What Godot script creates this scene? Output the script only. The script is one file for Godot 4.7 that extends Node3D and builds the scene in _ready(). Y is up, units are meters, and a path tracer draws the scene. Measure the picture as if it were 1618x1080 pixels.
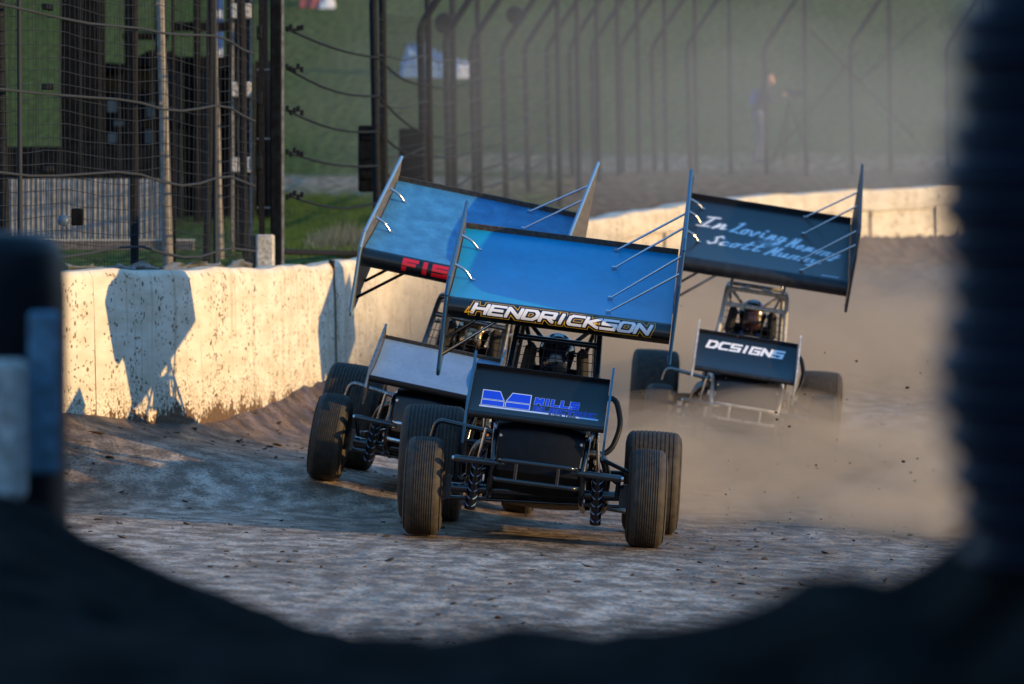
extends Node3D
# Three winged sprint cars on a banked dirt oval, low sun from the right.
# World: x to the right of the view, y up, the track runs away along -z. Depth d means -z.

class MB:
	# collects triangles of one mesh; corners are given counter-clockwise as seen from outside
	var v := PackedVector3Array()
	var n := PackedVector3Array()
	var t := PackedVector2Array()
	var c := PackedColorArray()
	func tri(a: Vector3, b: Vector3, q: Vector3, ua := Vector2.ZERO, ub := Vector2.ZERO, uq := Vector2.ZERO) -> void:
		var m := (b - a).cross(q - a).normalized()
		v.append_array([a, q, b])
		n.append_array([m, m, m])
		t.append_array([ua, uq, ub])
	func quad(a: Vector3, b: Vector3, q: Vector3, d: Vector3, ua := Vector2(0, 1), ub := Vector2(1, 1), uq := Vector2(1, 0), ud := Vector2(0, 0)) -> void:
		tri(a, b, q, ua, ub, uq)
		tri(a, q, d, ua, uq, ud)
	func stri(a: Vector3, b: Vector3, q: Vector3, na: Vector3, nb: Vector3, nq: Vector3, ua := Vector2.ZERO, ub := Vector2.ZERO, uq := Vector2.ZERO) -> void:
		v.append_array([a, q, b])
		n.append_array([na, nq, nb])
		t.append_array([ua, uq, ub])
	func box(p: Vector3, s: Vector3, b := Basis.IDENTITY) -> void:
		var h := s * 0.5
		var k := []
		for i in 8:
			k.append(p + b * Vector3(h.x if i & 1 else -h.x, h.y if i & 2 else -h.y, h.z if i & 4 else -h.z))
		quad(k[4], k[5], k[7], k[6])
		quad(k[1], k[0], k[2], k[3])
		quad(k[5], k[1], k[3], k[7])
		quad(k[0], k[4], k[6], k[2])
		quad(k[6], k[7], k[3], k[2])
		quad(k[0], k[1], k[5], k[4])
	func cbox(p: Vector3, s: Vector3, ch: float, b := Basis.IDENTITY) -> void:
		# a box whose four long edges along z are chamfered, with chamfered end rims
		var h := s * 0.5
		var ring := []
		for e in [Vector2(h.x, h.y - ch), Vector2(h.x - ch, h.y), Vector2(-h.x + ch, h.y), Vector2(-h.x, h.y - ch), Vector2(-h.x, -h.y + ch), Vector2(-h.x + ch, -h.y), Vector2(h.x - ch, -h.y), Vector2(h.x, -h.y + ch)]:
			ring.append(e)
		var rows := []
		for z in [[-h.z, ch], [-h.z + ch, 0.0], [h.z - ch, 0.0], [h.z, ch]]:
			var row := []
			for e in ring:
				var kx: float = 1.0 - z[1] / h.x
				var ky: float = 1.0 - z[1] / h.y
				row.append(p + b * Vector3(e.x * kx, e.y * ky, z[0]))
			rows.append(row)
		for r in 3:
			for i in 8:
				var j := (i + 1) % 8
				quad(rows[r][i], rows[r][j], rows[r + 1][j], rows[r + 1][i])
		for i in range(1, 7):
			tri(rows[3][0], rows[3][i], rows[3][i + 1])
			tri(rows[0][0], rows[0][i + 1], rows[0][i])
	func tube(pts: Array, r: float, sides := 8, r2 := -1.0, caps := true) -> void:
		if r2 < 0.0:
			r2 = r
		var cnt := pts.size()
		var rings := []
		var norms := []
		var side := Vector3.ZERO
		for i in cnt:
			var f := Vector3.ZERO
			if i > 0:
				f += (pts[i] - pts[i - 1]).normalized()
			if i < cnt - 1:
				f += (pts[i + 1] - pts[i]).normalized()
			f = f.normalized()
			if side == Vector3.ZERO:
				side = f.cross(Vector3.UP if absf(f.y) < 0.9 else Vector3.RIGHT).normalized()
			else:
				side = (side - f * side.dot(f)).normalized()
			var up := side.cross(f).normalized()
			var rr := lerpf(r, r2, float(i) / maxf(1.0, cnt - 1))
			var ring := []
			var nn := []
			for k in sides:
				var a := TAU * k / sides
				var w := side * cos(a) + up * sin(a)
				ring.append(pts[i] + w * rr)
				nn.append(w)
			rings.append(ring)
			norms.append(nn)
		for i in cnt - 1:
			for k in sides:
				var j := (k + 1) % sides
				var u0 := float(k) / sides
				var u1 := float(k + 1) / sides
				var v0 := float(i) / (cnt - 1)
				var v1 := float(i + 1) / (cnt - 1)
				stri(rings[i][k], rings[i + 1][k], rings[i + 1][j], norms[i][k], norms[i + 1][k], norms[i + 1][j], Vector2(u0, v0), Vector2(u0, v1), Vector2(u1, v1))
				stri(rings[i][k], rings[i + 1][j], rings[i][j], norms[i][k], norms[i + 1][j], norms[i][j], Vector2(u0, v0), Vector2(u1, v1), Vector2(u1, v0))
		if caps:
			for k in range(1, sides - 1):
				tri(rings[0][0], rings[0][k], rings[0][k + 1])
				tri(rings[cnt - 1][0], rings[cnt - 1][k + 1], rings[cnt - 1][k])
	func grid(g: Array, smooth := true, flip := false, uv := true) -> void:
		# g: rows of points; outside lies on the side of (row step) x (column step)
		var R := g.size()
		var C: int = g[0].size()
		var nn := []
		for i in R:
			var row := []
			for j in C:
				var du: Vector3 = g[mini(i + 1, R - 1)][j] - g[maxi(i - 1, 0)][j]
				var dv: Vector3 = g[i][mini(j + 1, C - 1)] - g[i][maxi(j - 1, 0)]
				var m := du.cross(dv).normalized()
				row.append(-m if flip else m)
			nn.append(row)
		for i in R - 1:
			for j in C - 1:
				var a: Vector3 = g[i][j]
				var b: Vector3 = g[i + 1][j]
				var q: Vector3 = g[i + 1][j + 1]
				var d: Vector3 = g[i][j + 1]
				var ua := Vector2(float(j) / (C - 1), float(i) / (R - 1))
				var ub := Vector2(float(j) / (C - 1), float(i + 1) / (R - 1))
				var uq := Vector2(float(j + 1) / (C - 1), float(i + 1) / (R - 1))
				var ud := Vector2(float(j + 1) / (C - 1), float(i) / (R - 1))
				if flip:
					stri(a, q, b, nn[i][j], nn[i + 1][j + 1], nn[i + 1][j], ua, uq, ub)
					stri(a, d, q, nn[i][j], nn[i][j + 1], nn[i + 1][j + 1], ua, ud, uq)
				else:
					stri(a, b, q, nn[i][j], nn[i + 1][j], nn[i + 1][j + 1], ua, ub, uq)
					stri(a, q, d, nn[i][j], nn[i + 1][j + 1], nn[i][j + 1], ua, uq, ud)
	func lathe(prof: Array, axis: Basis, at: Vector3, seg := 32, sharp := false) -> void:
		# prof: Vector2(along the axis, radius); axis.y is the axis
		var g := []
		for i in seg + 1:
			var a := TAU * i / seg
			var row := []
			for p in prof:
				row.append(at + axis * Vector3(cos(a) * p.y, p.x, sin(a) * p.y))
			g.append(row)
		if not sharp:
			grid(g, true, true)
		else:
			for i in seg:
				for j in prof.size() - 1:
					var a: Vector3 = g[i][j]
					var b: Vector3 = g[i + 1][j]
					var q: Vector3 = g[i + 1][j + 1]
					var d: Vector3 = g[i][j + 1]
					var ang := TAU * (i + 0.5) / seg
					var ua := Vector2(float(i) / seg * 6.0, float(j) / prof.size())
					if prof[j].y > 0.0005:
						tri(a, q, b, ua, ua + Vector2(0.1, 0.02), ua + Vector2(0.1, 0))
					if prof[j + 1].y > 0.0005:
						tri(a, d, q, ua, ua + Vector2(0, 0.02), ua + Vector2(0.1, 0.02))
	func plate(poly: Array, b: Basis, at: Vector3, th: float) -> void:
		# polygon in the b.x / b.y plane, counter-clockwise, thickness th along b.z centred
		var pv := PackedVector2Array(poly)
		var idx := Geometry2D.triangulate_polygon(pv)
		var z := b.z * th * 0.5
		for i in range(0, idx.size(), 3):
			var q := []
			for k in 3:
				q.append(poly[idx[i + k]])
			if (q[1] - q[0]).cross(q[2] - q[0]) < 0:
				var s: Vector2 = q[1]
				q[1] = q[2]
				q[2] = s
			var w := []
			for k in 3:
				w.append(at + b.x * q[k].x + b.y * q[k].y)
			tri(w[0] + z, w[1] + z, w[2] + z, q[0], q[1], q[2])
			tri(w[0] - z, w[2] - z, w[1] - z, q[0], q[2], q[1])
		for i in poly.size():
			var p: Vector2 = poly[i]
			var q2: Vector2 = poly[(i + 1) % poly.size()]
			var a := at + b.x * p.x + b.y * p.y
			var d := at + b.x * q2.x + b.y * q2.y
			quad(a - z, d - z, d + z, a + z)
	func done() -> ArrayMesh:
		var arr := []
		arr.resize(Mesh.ARRAY_MAX)
		arr[Mesh.ARRAY_VERTEX] = v
		arr[Mesh.ARRAY_NORMAL] = n
		arr[Mesh.ARRAY_TEX_UV] = t
		if c.size() == v.size() and c.size() > 0:
			arr[Mesh.ARRAY_COLOR] = c
		var m := ArrayMesh.new()
		m.add_surface_from_arrays(Mesh.PRIMITIVE_TRIANGLES, arr)
		return m

var taken := {}
var M := {}
var rng := RandomNumberGenerator.new()

func numbered(called: String) -> String:
	var k: int = taken.get(called, 0)
	taken[called] = k + 1
	return called if k == 0 else "%s_%03d" % [called, k]

func thing(called: String, label: String, category: String, xf := Transform3D.IDENTITY, group := "") -> Node3D:
	var o := Node3D.new()
	o.name = numbered(called)
	o.transform = xf
	add_child(o)
	o.set_meta("label", label)
	o.set_meta("category", category)
	if group:
		o.set_meta("group", group)
	return o

func part(called: String, mb, m: Material, parent: Node, xf := Transform3D.IDENTITY) -> MeshInstance3D:
	var o := MeshInstance3D.new()
	o.name = called
	o.mesh = mb.done() if mb is MB else mb
	o.material_override = m
	o.transform = xf
	parent.add_child(o, true)
	return o

func solo(called: String, mb, m: Material, label: String, category: String, group := "", xf := Transform3D.IDENTITY) -> MeshInstance3D:
	var o := part(numbered(called), mb, m, self, xf)
	o.set_meta("label", label)
	o.set_meta("category", category)
	if group:
		o.set_meta("group", group)
	return o

func struct(called: String, mb, m: Material) -> MeshInstance3D:
	var o := part(called, mb, m, self)
	o.set_meta("kind", "structure")
	return o

func mat(r: float, g: float, b: float, rough := 0.6, metal := 0.0, coat := 0.0) -> StandardMaterial3D:
	var m := StandardMaterial3D.new()
	m.albedo_color = Color(r, g, b).linear_to_srgb()
	m.roughness = rough
	m.metallic = metal
	if coat > 0.0:
		m.clearcoat_enabled = true
		m.clearcoat = coat
		m.clearcoat_roughness = 0.12
	return m

func noise(seed_: int, freq: float, oct := 4, kind := FastNoiseLite.TYPE_SIMPLEX_SMOOTH) -> FastNoiseLite:
	var f := FastNoiseLite.new()
	f.seed = seed_
	f.noise_type = kind
	f.frequency = freq
	f.fractal_octaves = oct
	return f

func curve(tab: Array, x: float) -> float:
	# smooth interpolation through [x, y] pairs
	var k := 0
	while k < tab.size() - 2 and x > tab[k + 1][0]:
		k += 1
	var p1: Array = tab[k]
	var p2: Array = tab[k + 1]
	var p0: Array = tab[maxi(k - 1, 0)]
	var p3: Array = tab[mini(k + 2, tab.size() - 1)]
	var w := clampf((x - p1[0]) / (p2[0] - p1[0]), 0.0, 1.0)
	var h: float = p2[0] - p1[0]
	var m1: float = (p2[1] - p0[1]) / maxf(p2[0] - p0[0], 0.001) * h
	var m2: float = (p3[1] - p1[1]) / maxf(p3[0] - p1[0], 0.001) * h
	var w2 := w * w
	var w3 := w2 * w
	return (2 * w3 - 3 * w2 + 1) * p1[1] + (w3 - 2 * w2 + w) * m1 + (-2 * w3 + 3 * w2) * p2[1] + (w3 - w2) * m2

# ---------------------------------------------------------------- terrain
const WALL_X := [[8.0, -6.1], [20.0, -6.2], [26.5, -4.95], [31.0, -3.92], [32.5, -3.47], [34.5, -2.82], [37.0, -2.28], [41.0, -1.74], [49.0, -0.6], [58.0, 0.98], [65.0, 3.5], [70.0, 6.3], [73.0, 9.0], [75.0, 13.0], [76.5, 22.0], [77.5, 60.0]]
const WALL_TOP := [[8.0, 1.45], [26.5, 1.75], [31.0, 1.80], [35.5, 1.83], [41.0, 1.89], [49.0, 2.15], [58.0, 2.5], [65.0, 2.95], [70.0, 3.2], [73.0, 3.35], [75.0, 3.45], [78.0, 3.5]]
const BASE := [[8.0, 0.0], [24.0, 0.02], [28.0, 0.0], [30.3, -0.035], [32.0, 0.0], [34.0, -0.01], [37.0, 0.15], [41.0, 0.32], [50.0, 0.85], [58.0, 1.45], [70.0, 2.4], [80.0, 3.0]]
const BANK := [[8.0, 0.04], [28.0, 0.05], [30.3, 0.065], [32.0, 0.175], [34.0, 0.17], [37.0, 0.09], [41.0, 0.056], [50.0, 0.06], [80.0, 0.06]]
const BEHIND := [[8.0, 0.9], [30.0, 1.25], [40.0, 1.72], [45.0, 2.0], [52.0, 2.3], [62.0, 2.95], [72.0, 3.5], [84.0, 3.92], [120.0, 10.0], [200.0, 26.0], [320.0, 40.0]]
var n_big: FastNoiseLite
var n_mid: FastNoiseLite
var n_fine: FastNoiseLite

func track_plain(x: float, d: float) -> float:
	# the banking is steep towards the wall and eases off towards the inside of the turn
	var over := log(1.0 + exp((x - 0.3) * 6.0)) / 6.0
	var b := curve(BANK, d)
	return curve(BASE, d) - b * (x - over) - minf(b, 0.055) * over

func wall_off(x: float, d: float) -> float:
	# metres from the wall's face, positive on the track
	var w := curve(WALL_X, d)
	var sl := (curve(WALL_X, d + 0.5) - curve(WALL_X, d - 0.5))
	return (x - w) / sqrt(1.0 + sl * sl)

func ground_height(x: float, d: float) -> float:
	var off := wall_off(x, d)
	if off < -0.15:
		var hh := curve(BEHIND, d) + 0.08 * n_big.get_noise_2d(x * 3.0, d * 3.0)
		if off > -4.0 and d > 50.0 and d < 78.0:
			hh = lerpf(curve(WALL_TOP, d) - 0.12, hh, clampf((-off - 0.3) / 3.5, 0.0, 1.0)) + 0.06 * n_mid.get_noise_2d(x * 4.0, d * 4.0)
		return hh
	var y := track_plain(x, d)
	var rough := 0.007 * n_mid.get_noise_2d(x * 9.0, d * 5.0) + 0.003 * n_fine.get_noise_2d(x * 30.0, d * 16.0)
	if off < 1.6:
		var k := clampf(1.0 - off / (0.75 + 0.35 * n_mid.get_noise_2d(d * 4.0, 7.0)), 0.0, 1.0)
		var lump := 0.5 + 0.5 * n_mid.get_noise_2d(x * 14.0, d * 10.0)
		y += k * k * (0.03 + 0.07 * lump + (0.30 * clampf((d - 34.0) / 5.0, 0.0, 1.0)))
		rough *= 1.0 + 3.0 * clampf(1.0 - off / 1.2, 0.0, 1.0)
	return y + rough

func build_ground() -> void:
	var rows := []
	var d := 9.0
	while d < 300.0:
		rows.append(d)
		d += 0.5 if d < 20.0 else (0.1 if d < 46.0 else (0.3 if d < 90.0 else 5.0))
	var cols := []
	var x := -90.0
	while x < 100.0:
		cols.append(x)
		x += 6.0 if x < -14.0 or x > 14.0 else (1.0 if x < -7.0 or x >= 9.0 else 0.08)
	var mb := MB.new()
	var R := rows.size()
	var C := cols.size()
	var P := PackedVector3Array()
	var K := PackedColorArray()
	P.resize(R * C)
	K.resize(R * C)
	for i in R:
		for j in C:
			var dd: float = rows[i]
			var xx: float = cols[j]
			var off := wall_off(xx, dd)
			P[i * C + j] = Vector3(xx, ground_height(xx, dd), -dd)
			var col: Color
			var nb := n_big.get_noise_2d(xx * 5.0, dd * 3.0)
			var nm := n_mid.get_noise_2d(xx * 7.0, dd * 3.0)
			if off < -0.15:
				var grass := Color(0.085, 0.14, 0.03).lerp(Color(0.13, 0.165, 0.05), clampf(0.5 + nm, 0, 1))
				var dirt := Color(0.21, 0.155, 0.105)
				var pale := Color(0.42, 0.35, 0.25)
				col = grass
				var brown := clampf((xx - 0.3) * 1.2 + nm, 0.0, 1.0) * clampf((86.0 - dd) * 0.5 + nm * 2.0, 0.0, 1.0) * clampf((dd - 54.0) * 0.3, 0.0, 1.0)
				col = col.lerp(dirt, brown)
				var road := clampf(1.4 - absf(dd - 67.0 - nm) / 4.0, 0.0, 1.0) * clampf((0.0 - xx) * 0.8 + 0.5, 0.0, 1.0)
				col = col.lerp(pale, road)
				var path := clampf(1.6 - absf(dd - 84.5 - nm * 0.6) / 1.4, 0.0, 1.0) * clampf((xx + 3.0) * 0.5, 0.0, 1.0)
				col = col.lerp(pale, path * 0.7)
			else:
				# hard slick clay in the lane, loose brown clay along the wall
				var loose := clampf(1.25 - off / 1.35 + 0.7 * nm, 0.0, 1.0)
				if dd > 44.0:
					loose = maxf(loose, clampf((dd - 44.0) / 10.0, 0.0, 1.0))
				var slick := Color(0.48, 0.41, 0.335).lerp(Color(0.29, 0.20, 0.125), clampf(0.40 + 1.3 * nb + 0.9 * nm, 0.0, 1.0))
				var brown2 := Color(0.115, 0.073, 0.043).lerp(Color(0.19, 0.125, 0.076), clampf(0.5 + nm, 0.0, 1.0))
				col = slick.lerp(brown2, loose)
			K[i * C + j] = col
	var N := PackedVector3Array()
	N.resize(R * C)
	for i in R:
		for j in C:
			var a := P[mini(i + 1, R - 1) * C + j] - P[maxi(i - 1, 0) * C + j]
			var b := P[i * C + mini(j + 1, C - 1)] - P[i * C + maxi(j - 1, 0)]
			N[i * C + j] = b.cross(a).normalized()
	var I := PackedInt32Array()
	var J := PackedInt32Array()
	for i in R - 1:
		for j in C - 1:
			var a := i * C + j
			if wall_off(cols[j], rows[i]) < -0.15:
				J.append_array([a, a + C, a + C + 1, a, a + C + 1, a + 1])
			else:
				I.append_array([a, a + C, a + C + 1, a, a + C + 1, a + 1])
	var T := PackedVector2Array()
	T.resize(R * C)
	for i in R * C:
		T[i] = Vector2(P[i].x / 3.1, P[i].z / 5.3)
	var arr := []
	arr.resize(Mesh.ARRAY_MAX)
	arr[Mesh.ARRAY_VERTEX] = P
	arr[Mesh.ARRAY_NORMAL] = N
	arr[Mesh.ARRAY_COLOR] = K
	arr[Mesh.ARRAY_TEX_UV] = T
	arr[Mesh.ARRAY_INDEX] = I
	var m := ArrayMesh.new()
	m.add_surface_from_arrays(Mesh.PRIMITIVE_TRIANGLES, arr)
	struct("track", m, M.clay)
	arr[Mesh.ARRAY_INDEX] = J
	m = ArrayMesh.new()
	m.add_surface_from_arrays(Mesh.PRIMITIVE_TRIANGLES, arr)
	struct("ground", m, M.turf)

func build_bank() -> void:
	# the heaped earth in front of the photographer, in the added fence's shade, with more shade in its colour
	var tops := [[-3.0, 1.42], [-1.4, 1.33], [-1.1, 1.28], [-0.765, 1.11], [-0.45, 0.99], [0.0, 0.9], [0.5, 0.85], [3.0, 0.85]]
	var near := [[-3.0, 1.26], [-0.6, 1.30], [-0.2, 1.318], [0.12, 1.325], [0.26, 1.335], [0.335, 1.355], [0.41, 1.39], [0.47, 1.375], [0.52, 1.385], [0.58, 1.43], [0.66, 1.48], [1.2, 1.6], [3.0, 1.65]]
	var g := []
	for i in 130:
		var d := 1.6 + i * 0.085
		var row := []
		for j in 121:
			var x := -3.0 + j * 0.05
			var crest_near := curve(near, x)
			var crest_far := curve(tops, x)
			var y := crest_near - 0.12 * clampf((5.0 - d) / 3.0, 0.0, 1.0)
			if d > 5.6:
				y = lerpf(crest_near, crest_far, clampf((d - 5.6) / 3.2, 0.0, 1.0))
			if d > 9.3:
				y = lerpf(y, -0.3, smoothstep(9.3, 12.4, d))
			y += 0.035 * n_mid.get_noise_2d(x * 30.0, d * 24.0) + 0.012 * n_fine.get_noise_2d(x * 60.0, d * 60.0)
			row.append(Vector3(x, y, -d))
		g.append(row)
	var mb := MB.new()
	mb.grid(g, true, true)
	struct("dirt_bank", mb, M.shade_dark_soil)

func scatter_clods() -> void:
	# loose clods lying on the clay: far too many to count
	var clod := MB.new()
	var base := SphereMesh.new()
	base.radial_segments = 7
	base.rings = 4
	base.radius = 0.5
	base.height = 1.0
	var arr := base.get_mesh_arrays()
	var vv: PackedVector3Array = arr[Mesh.ARRAY_VERTEX]
	for i in vv.size():
		var p := vv[i]
		vv[i] = p * (1.0 + 0.5 * n_fine.get_noise_3d(p.x * 60.0, p.y * 60.0, p.z * 60.0))
	arr[Mesh.ARRAY_VERTEX] = vv
	var am := ArrayMesh.new()
	am.add_surface_from_arrays(Mesh.PRIMITIVE_TRIANGLES, arr)
	var list: Array[Transform3D] = []
	while list.size() < 2400:
		var d := rng.randf_range(19.5, 46.0)
		var x := rng.randf_range(-4.6, 6.0)
		var off := wall_off(x, d)
		if off < 0.05:
			continue
		if off > 1.0 and n_mid.get_noise_2d(x * 7.0, d * 3.0) < 0.02 and rng.randf() < 0.75:
			continue
		var s := 0.008 + 0.034 * pow(rng.randf(), 6.0)
		if off < 0.8:
			s *= 1.5
		var b := Basis.from_euler(Vector3(rng.randf() * 0.4, rng.randf() * TAU, rng.randf() * 0.4)).scaled_local(Vector3(s * rng.randf_range(1.0, 2.6), s * rng.randf_range(0.25, 0.45), s * 1.3))
		list.append(Transform3D(b, Vector3(x, ground_height(x, d) + s * 0.12, -d)))
	swarm("dirt_clods", am, list, M.clod)
	var air: Array[Transform3D] = []
	while air.size() < 150:
		var d := rng.randf_range(29.5, 38.0)
		var x := rng.randf_range(0.9, 4.6)
		var s := 0.008 + 0.016 * pow(rng.randf(), 3.0)
		var y := track_plain(x, d) + 0.03 + 1.5 * pow(rng.randf(), 2.2)
		air.append(Transform3D(Basis.from_euler(Vector3(rng.randf() * TAU, rng.randf() * TAU, 0)).scaled_local(Vector3(s * 1.5, s, s)), Vector3(x, y, -d)))
	swarm("flying_dirt", am, air, M.clod)

func swarm(called: String, mesh: Mesh, list: Array[Transform3D], m: Material) -> void:
	var mm := MultiMesh.new()
	mm.transform_format = MultiMesh.TRANSFORM_3D
	mm.mesh = mesh
	mm.instance_count = list.size()
	for i in list.size():
		mm.set_instance_transform(i, list[i])
	var o := MultiMeshInstance3D.new()
	o.name = called
	o.multimesh = mm
	o.material_override = m
	o.set_meta("kind", "stuff")
	o.set_meta("label", "loose clods of brown clay strewn over the dirt track" if called == "dirt_clods" else "small clods of dirt thrown up behind the lead car")
	o.set_meta("category", "dirt")
	add_child(o)

# ---------------------------------------------------------------- print and surfaces
const GLYPH := {
	"H": [[0, 0, 0, 1], [1, 0, 1, 1], [0, .5, 1, .5]],
	"E": [[1, 0, 0, 0, 0, 1, 1, 1], [0, .5, .85, .5]],
	"N": [[0, 0, 0, 1, 1, 0, 1, 1]],
	"D": [[0, 0, 0, 1, .75, 1, 1, .72, 1, .28, .75, 0, 0, 0]],
	"R": [[0, 0, 0, 1, 1, 1, 1, .45, .1, .45], [.5, .45, 1, 0]],
	"I": [[.27, 0, .27, 1]],
	"C": [[1, 0, .18, 0, 0, .2, 0, .8, .18, 1, 1, 1]],
	"K": [[0, 0, 0, 1], [1, 1, .2, .5, 1, 0]],
	"S": [[0, 0, 1, 0, 1, .5, 0, .5, 0, 1, 1, 1]],
	"O": [[0, .15, 0, .85, .15, 1, .85, 1, 1, .85, 1, .15, .85, 0, .15, 0, 0, .15]],
	"M": [[0, 0, 0, 1, .5, .35, 1, 1, 1, 0]],
	"L": [[0, 1, 0, 0, 1, 0]],
	"T": [[0, 1, 1, 1], [.5, 1, .5, 0]],
	"G": [[1, 1, 0, 1, 0, 0, 1, 0, 1, .5, .5, .5]],
	"F": [[0, 0, 0, 1, 1, 1], [0, .5, .8, .5]],
	"1": [[.2, .8, .5, 1, .5, 0]],
	"9": [[0, 0, 1, 0, 1, 1, 0, 1, 0, .5, 1, .5]],
	"5": [[0, 0, 1, 0, 1, .5, 0, .5, 0, 1, 1, 1]],
}
# a sloping hand-painted script
const SCRIPT := {
	"I": [[.1, .95, .9, 1], [.55, .98, .35, .04], [0, 0, .8, .05]],
	"n": [[.05, 0, .25, .5, .2, .1, .6, .5, .7, .4, .6, .05, .95, .1]],
	"L": [[.3, .9, .6, 1, .4, .4, .1, .05, .5, .1, 1, 0]],
	"o": [[.5, .5, .15, .35, .2, .05, .6, .05, .75, .35, .5, .5, 1, .45]],
	"v": [[.05, .45, .3, .05, .45, .05, .8, .5, 1, .4]],
	"i": [[.3, .5, .35, .1, .7, .1], [.4, .75, .45, .78]],
	"g": [[.75, .45, .3, .5, .15, .15, .6, .1, .8, .45, .7, -.3, .2, -.4, .4, -.1, 1, .2]],
	"M": [[0, 0, .2, 1, .4, .3, .7, 1, .75, .05, 1, .1]],
	"e": [[.1, .25, .7, .35, .55, .5, .15, .35, .25, .05, .9, .15]],
	"m": [[.0, 0, .15, .5, .2, .1, .4, .5, .5, .1, .7, .5, .8, .1, 1, .1]],
	"r": [[.1, .05, .25, .5, .5, .45, .75, .5, .6, .1, .95, .1]],
	"y": [[.1, .5, .2, .12, .65, .15, .8, .5, .6, -.35, .2, -.3, 1, .2]],
	"S": [[.9, .8, .6, 1, .2, .8, .5, .5, .7, .2, .3, 0, 0, .2]],
	"c": [[.75, .4, .4, .5, .15, .25, .3, .05, .9, .12]],
	"t": [[.5, .95, .3, .1, .5, .02, .9, .12], [.1, .6, .8, .66]],
	"u": [[.1, .5, .2, .1, .5, .1, .7, .5, .7, .08, 1, .1]],
}

func stroke(im: Image, a: Vector2, b: Vector2, hw: float, col: Color, square: bool) -> void:
	var lo := Vector2(minf(a.x, b.x), minf(a.y, b.y)) - Vector2.ONE * (hw + 1.5)
	var hi := Vector2(maxf(a.x, b.x), maxf(a.y, b.y)) + Vector2.ONE * (hw + 1.5)
	var ab := b - a
	var l2 := maxf(ab.length_squared(), 0.0001)
	for y in range(maxi(0, int(lo.y)), mini(im.get_height(), int(hi.y) + 1)):
		for x in range(maxi(0, int(lo.x)), mini(im.get_width(), int(hi.x) + 1)):
			var p := Vector2(x + 0.5, y + 0.5)
			var q := p - (a + ab * clampf((p - a).dot(ab) / l2, 0.0, 1.0))
			var dist := maxf(absf(q.x) * 0.82, absf(q.y)) if square else q.length()
			var k := clampf(hw - dist + 0.5, 0.0, 1.0)
			if k > 0.0:
				im.set_pixel(x, y, im.get_pixel(x, y).lerp(Color(col.r, col.g, col.b), k * col.a))

func letter(im: Image, text: String, at: Vector2, size: Vector2, gap: float, shear: float, layers: Array, font: Dictionary, square := true, fall := 0.0) -> void:
	# at: lower left corner of the first letter in pixels; layers: [half width, colour], widest first
	for ly in layers:
		var pen := at
		for ch in text:
			if font.has(ch):
				for line in font[ch]:
					var k := 0
					while k + 3 < line.size():
						var a := Vector2(pen.x + line[k] * size.x + line[k + 1] * size.y * shear, pen.y - line[k + 1] * size.y)
						var b := Vector2(pen.x + line[k + 2] * size.x + line[k + 3] * size.y * shear, pen.y - line[k + 3] * size.y)
						stroke(im, a, b, ly[0], ly[1], square)
						k += 2
			var wide := 1.0
			if ch == "I" and square:
				wide = 0.55
			if ch == " ":
				wide = 0.45
			pen += Vector2(size.x * wide + gap, fall * (size.x * wide + gap))

func printed(im: Image, rough := 0.35, coat := 0.4) -> StandardMaterial3D:
	var m := StandardMaterial3D.new()
	dusty(im, 0.05)
	im.generate_mipmaps()
	m.albedo_texture = ImageTexture.create_from_image(im)
	m.roughness = rough
	if coat > 0.0:
		m.clearcoat_enabled = true
		m.clearcoat = coat
		m.clearcoat_roughness = 0.15
	return m

func dusty(im: Image, most: float) -> void:
	# specks of clay stuck to the paint
	var w := im.get_width()
	var h := im.get_height()
	var tan_ := Color(0.45, 0.38, 0.30)
	for k in int(w * h / 260.0):
		var x := rng.randi_range(1, w - 2)
		var y := rng.randi_range(1, h - 2)
		var a := rng.randf() * most * 7.0
		im.set_pixel(x, y, im.get_pixel(x, y).lerp(tan_, minf(a, 0.8)))
		if rng.randf() < 0.3:
			im.set_pixel(x + 1, y, im.get_pixel(x + 1, y).lerp(tan_, minf(a * 0.7, 0.8)))

func plain_image(w: int, h: int, col: Color) -> Image:
	var im := Image.create(w, h, false, Image.FORMAT_RGB8)
	im.fill(col)
	return im

func noise_tex(seed_: int, freq: float, size: int, lo: Color, hi: Color, gain := 1.0, speck := 0, speck_col := Color.BLACK, kind := FastNoiseLite.TYPE_SIMPLEX_SMOOTH) -> ImageTexture:
	var f := noise(seed_, freq, 5, kind)
	var g := noise(seed_ + 9, freq * 7.0, 3)
	var a := f.get_seamless_image(size, size)
	var b := g.get_seamless_image(size, size)
	var im := Image.create(size, size, false, Image.FORMAT_RGB8)
	for y in size:
		for x in size:
			var k := 0.65 * a.get_pixel(x, y).r + 0.35 * b.get_pixel(x, y).r
			im.set_pixel(x, y, lo.lerp(hi, clampf(0.5 + (k - 0.5) * gain, 0.0, 1.0)))
	for k in speck:
		var x := rng.randi_range(2, size - 3)
		var y := rng.randi_range(2, size - 3)
		var r := rng.randi_range(1, 2)
		var al := rng.randf_range(0.2, 0.8)
		for dy in range(-1, r):
			for dx in range(-r, r + 1):
				im.set_pixel(x + dx, y + dy, im.get_pixel(x + dx, y + dy).lerp(speck_col, al))
	im.generate_mipmaps()
	return ImageTexture.create_from_image(im)

func height_normal(seed_: int, freq: float, size: int, bump: float, kind := FastNoiseLite.TYPE_SIMPLEX_SMOOTH) -> ImageTexture:
	var im := noise(seed_, freq, 5, kind).get_seamless_image(size, size)
	im.convert(Image.FORMAT_RGB8)
	im.bump_map_to_normal_map(bump)
	im.generate_mipmaps()
	return ImageTexture.create_from_image(im)

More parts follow.
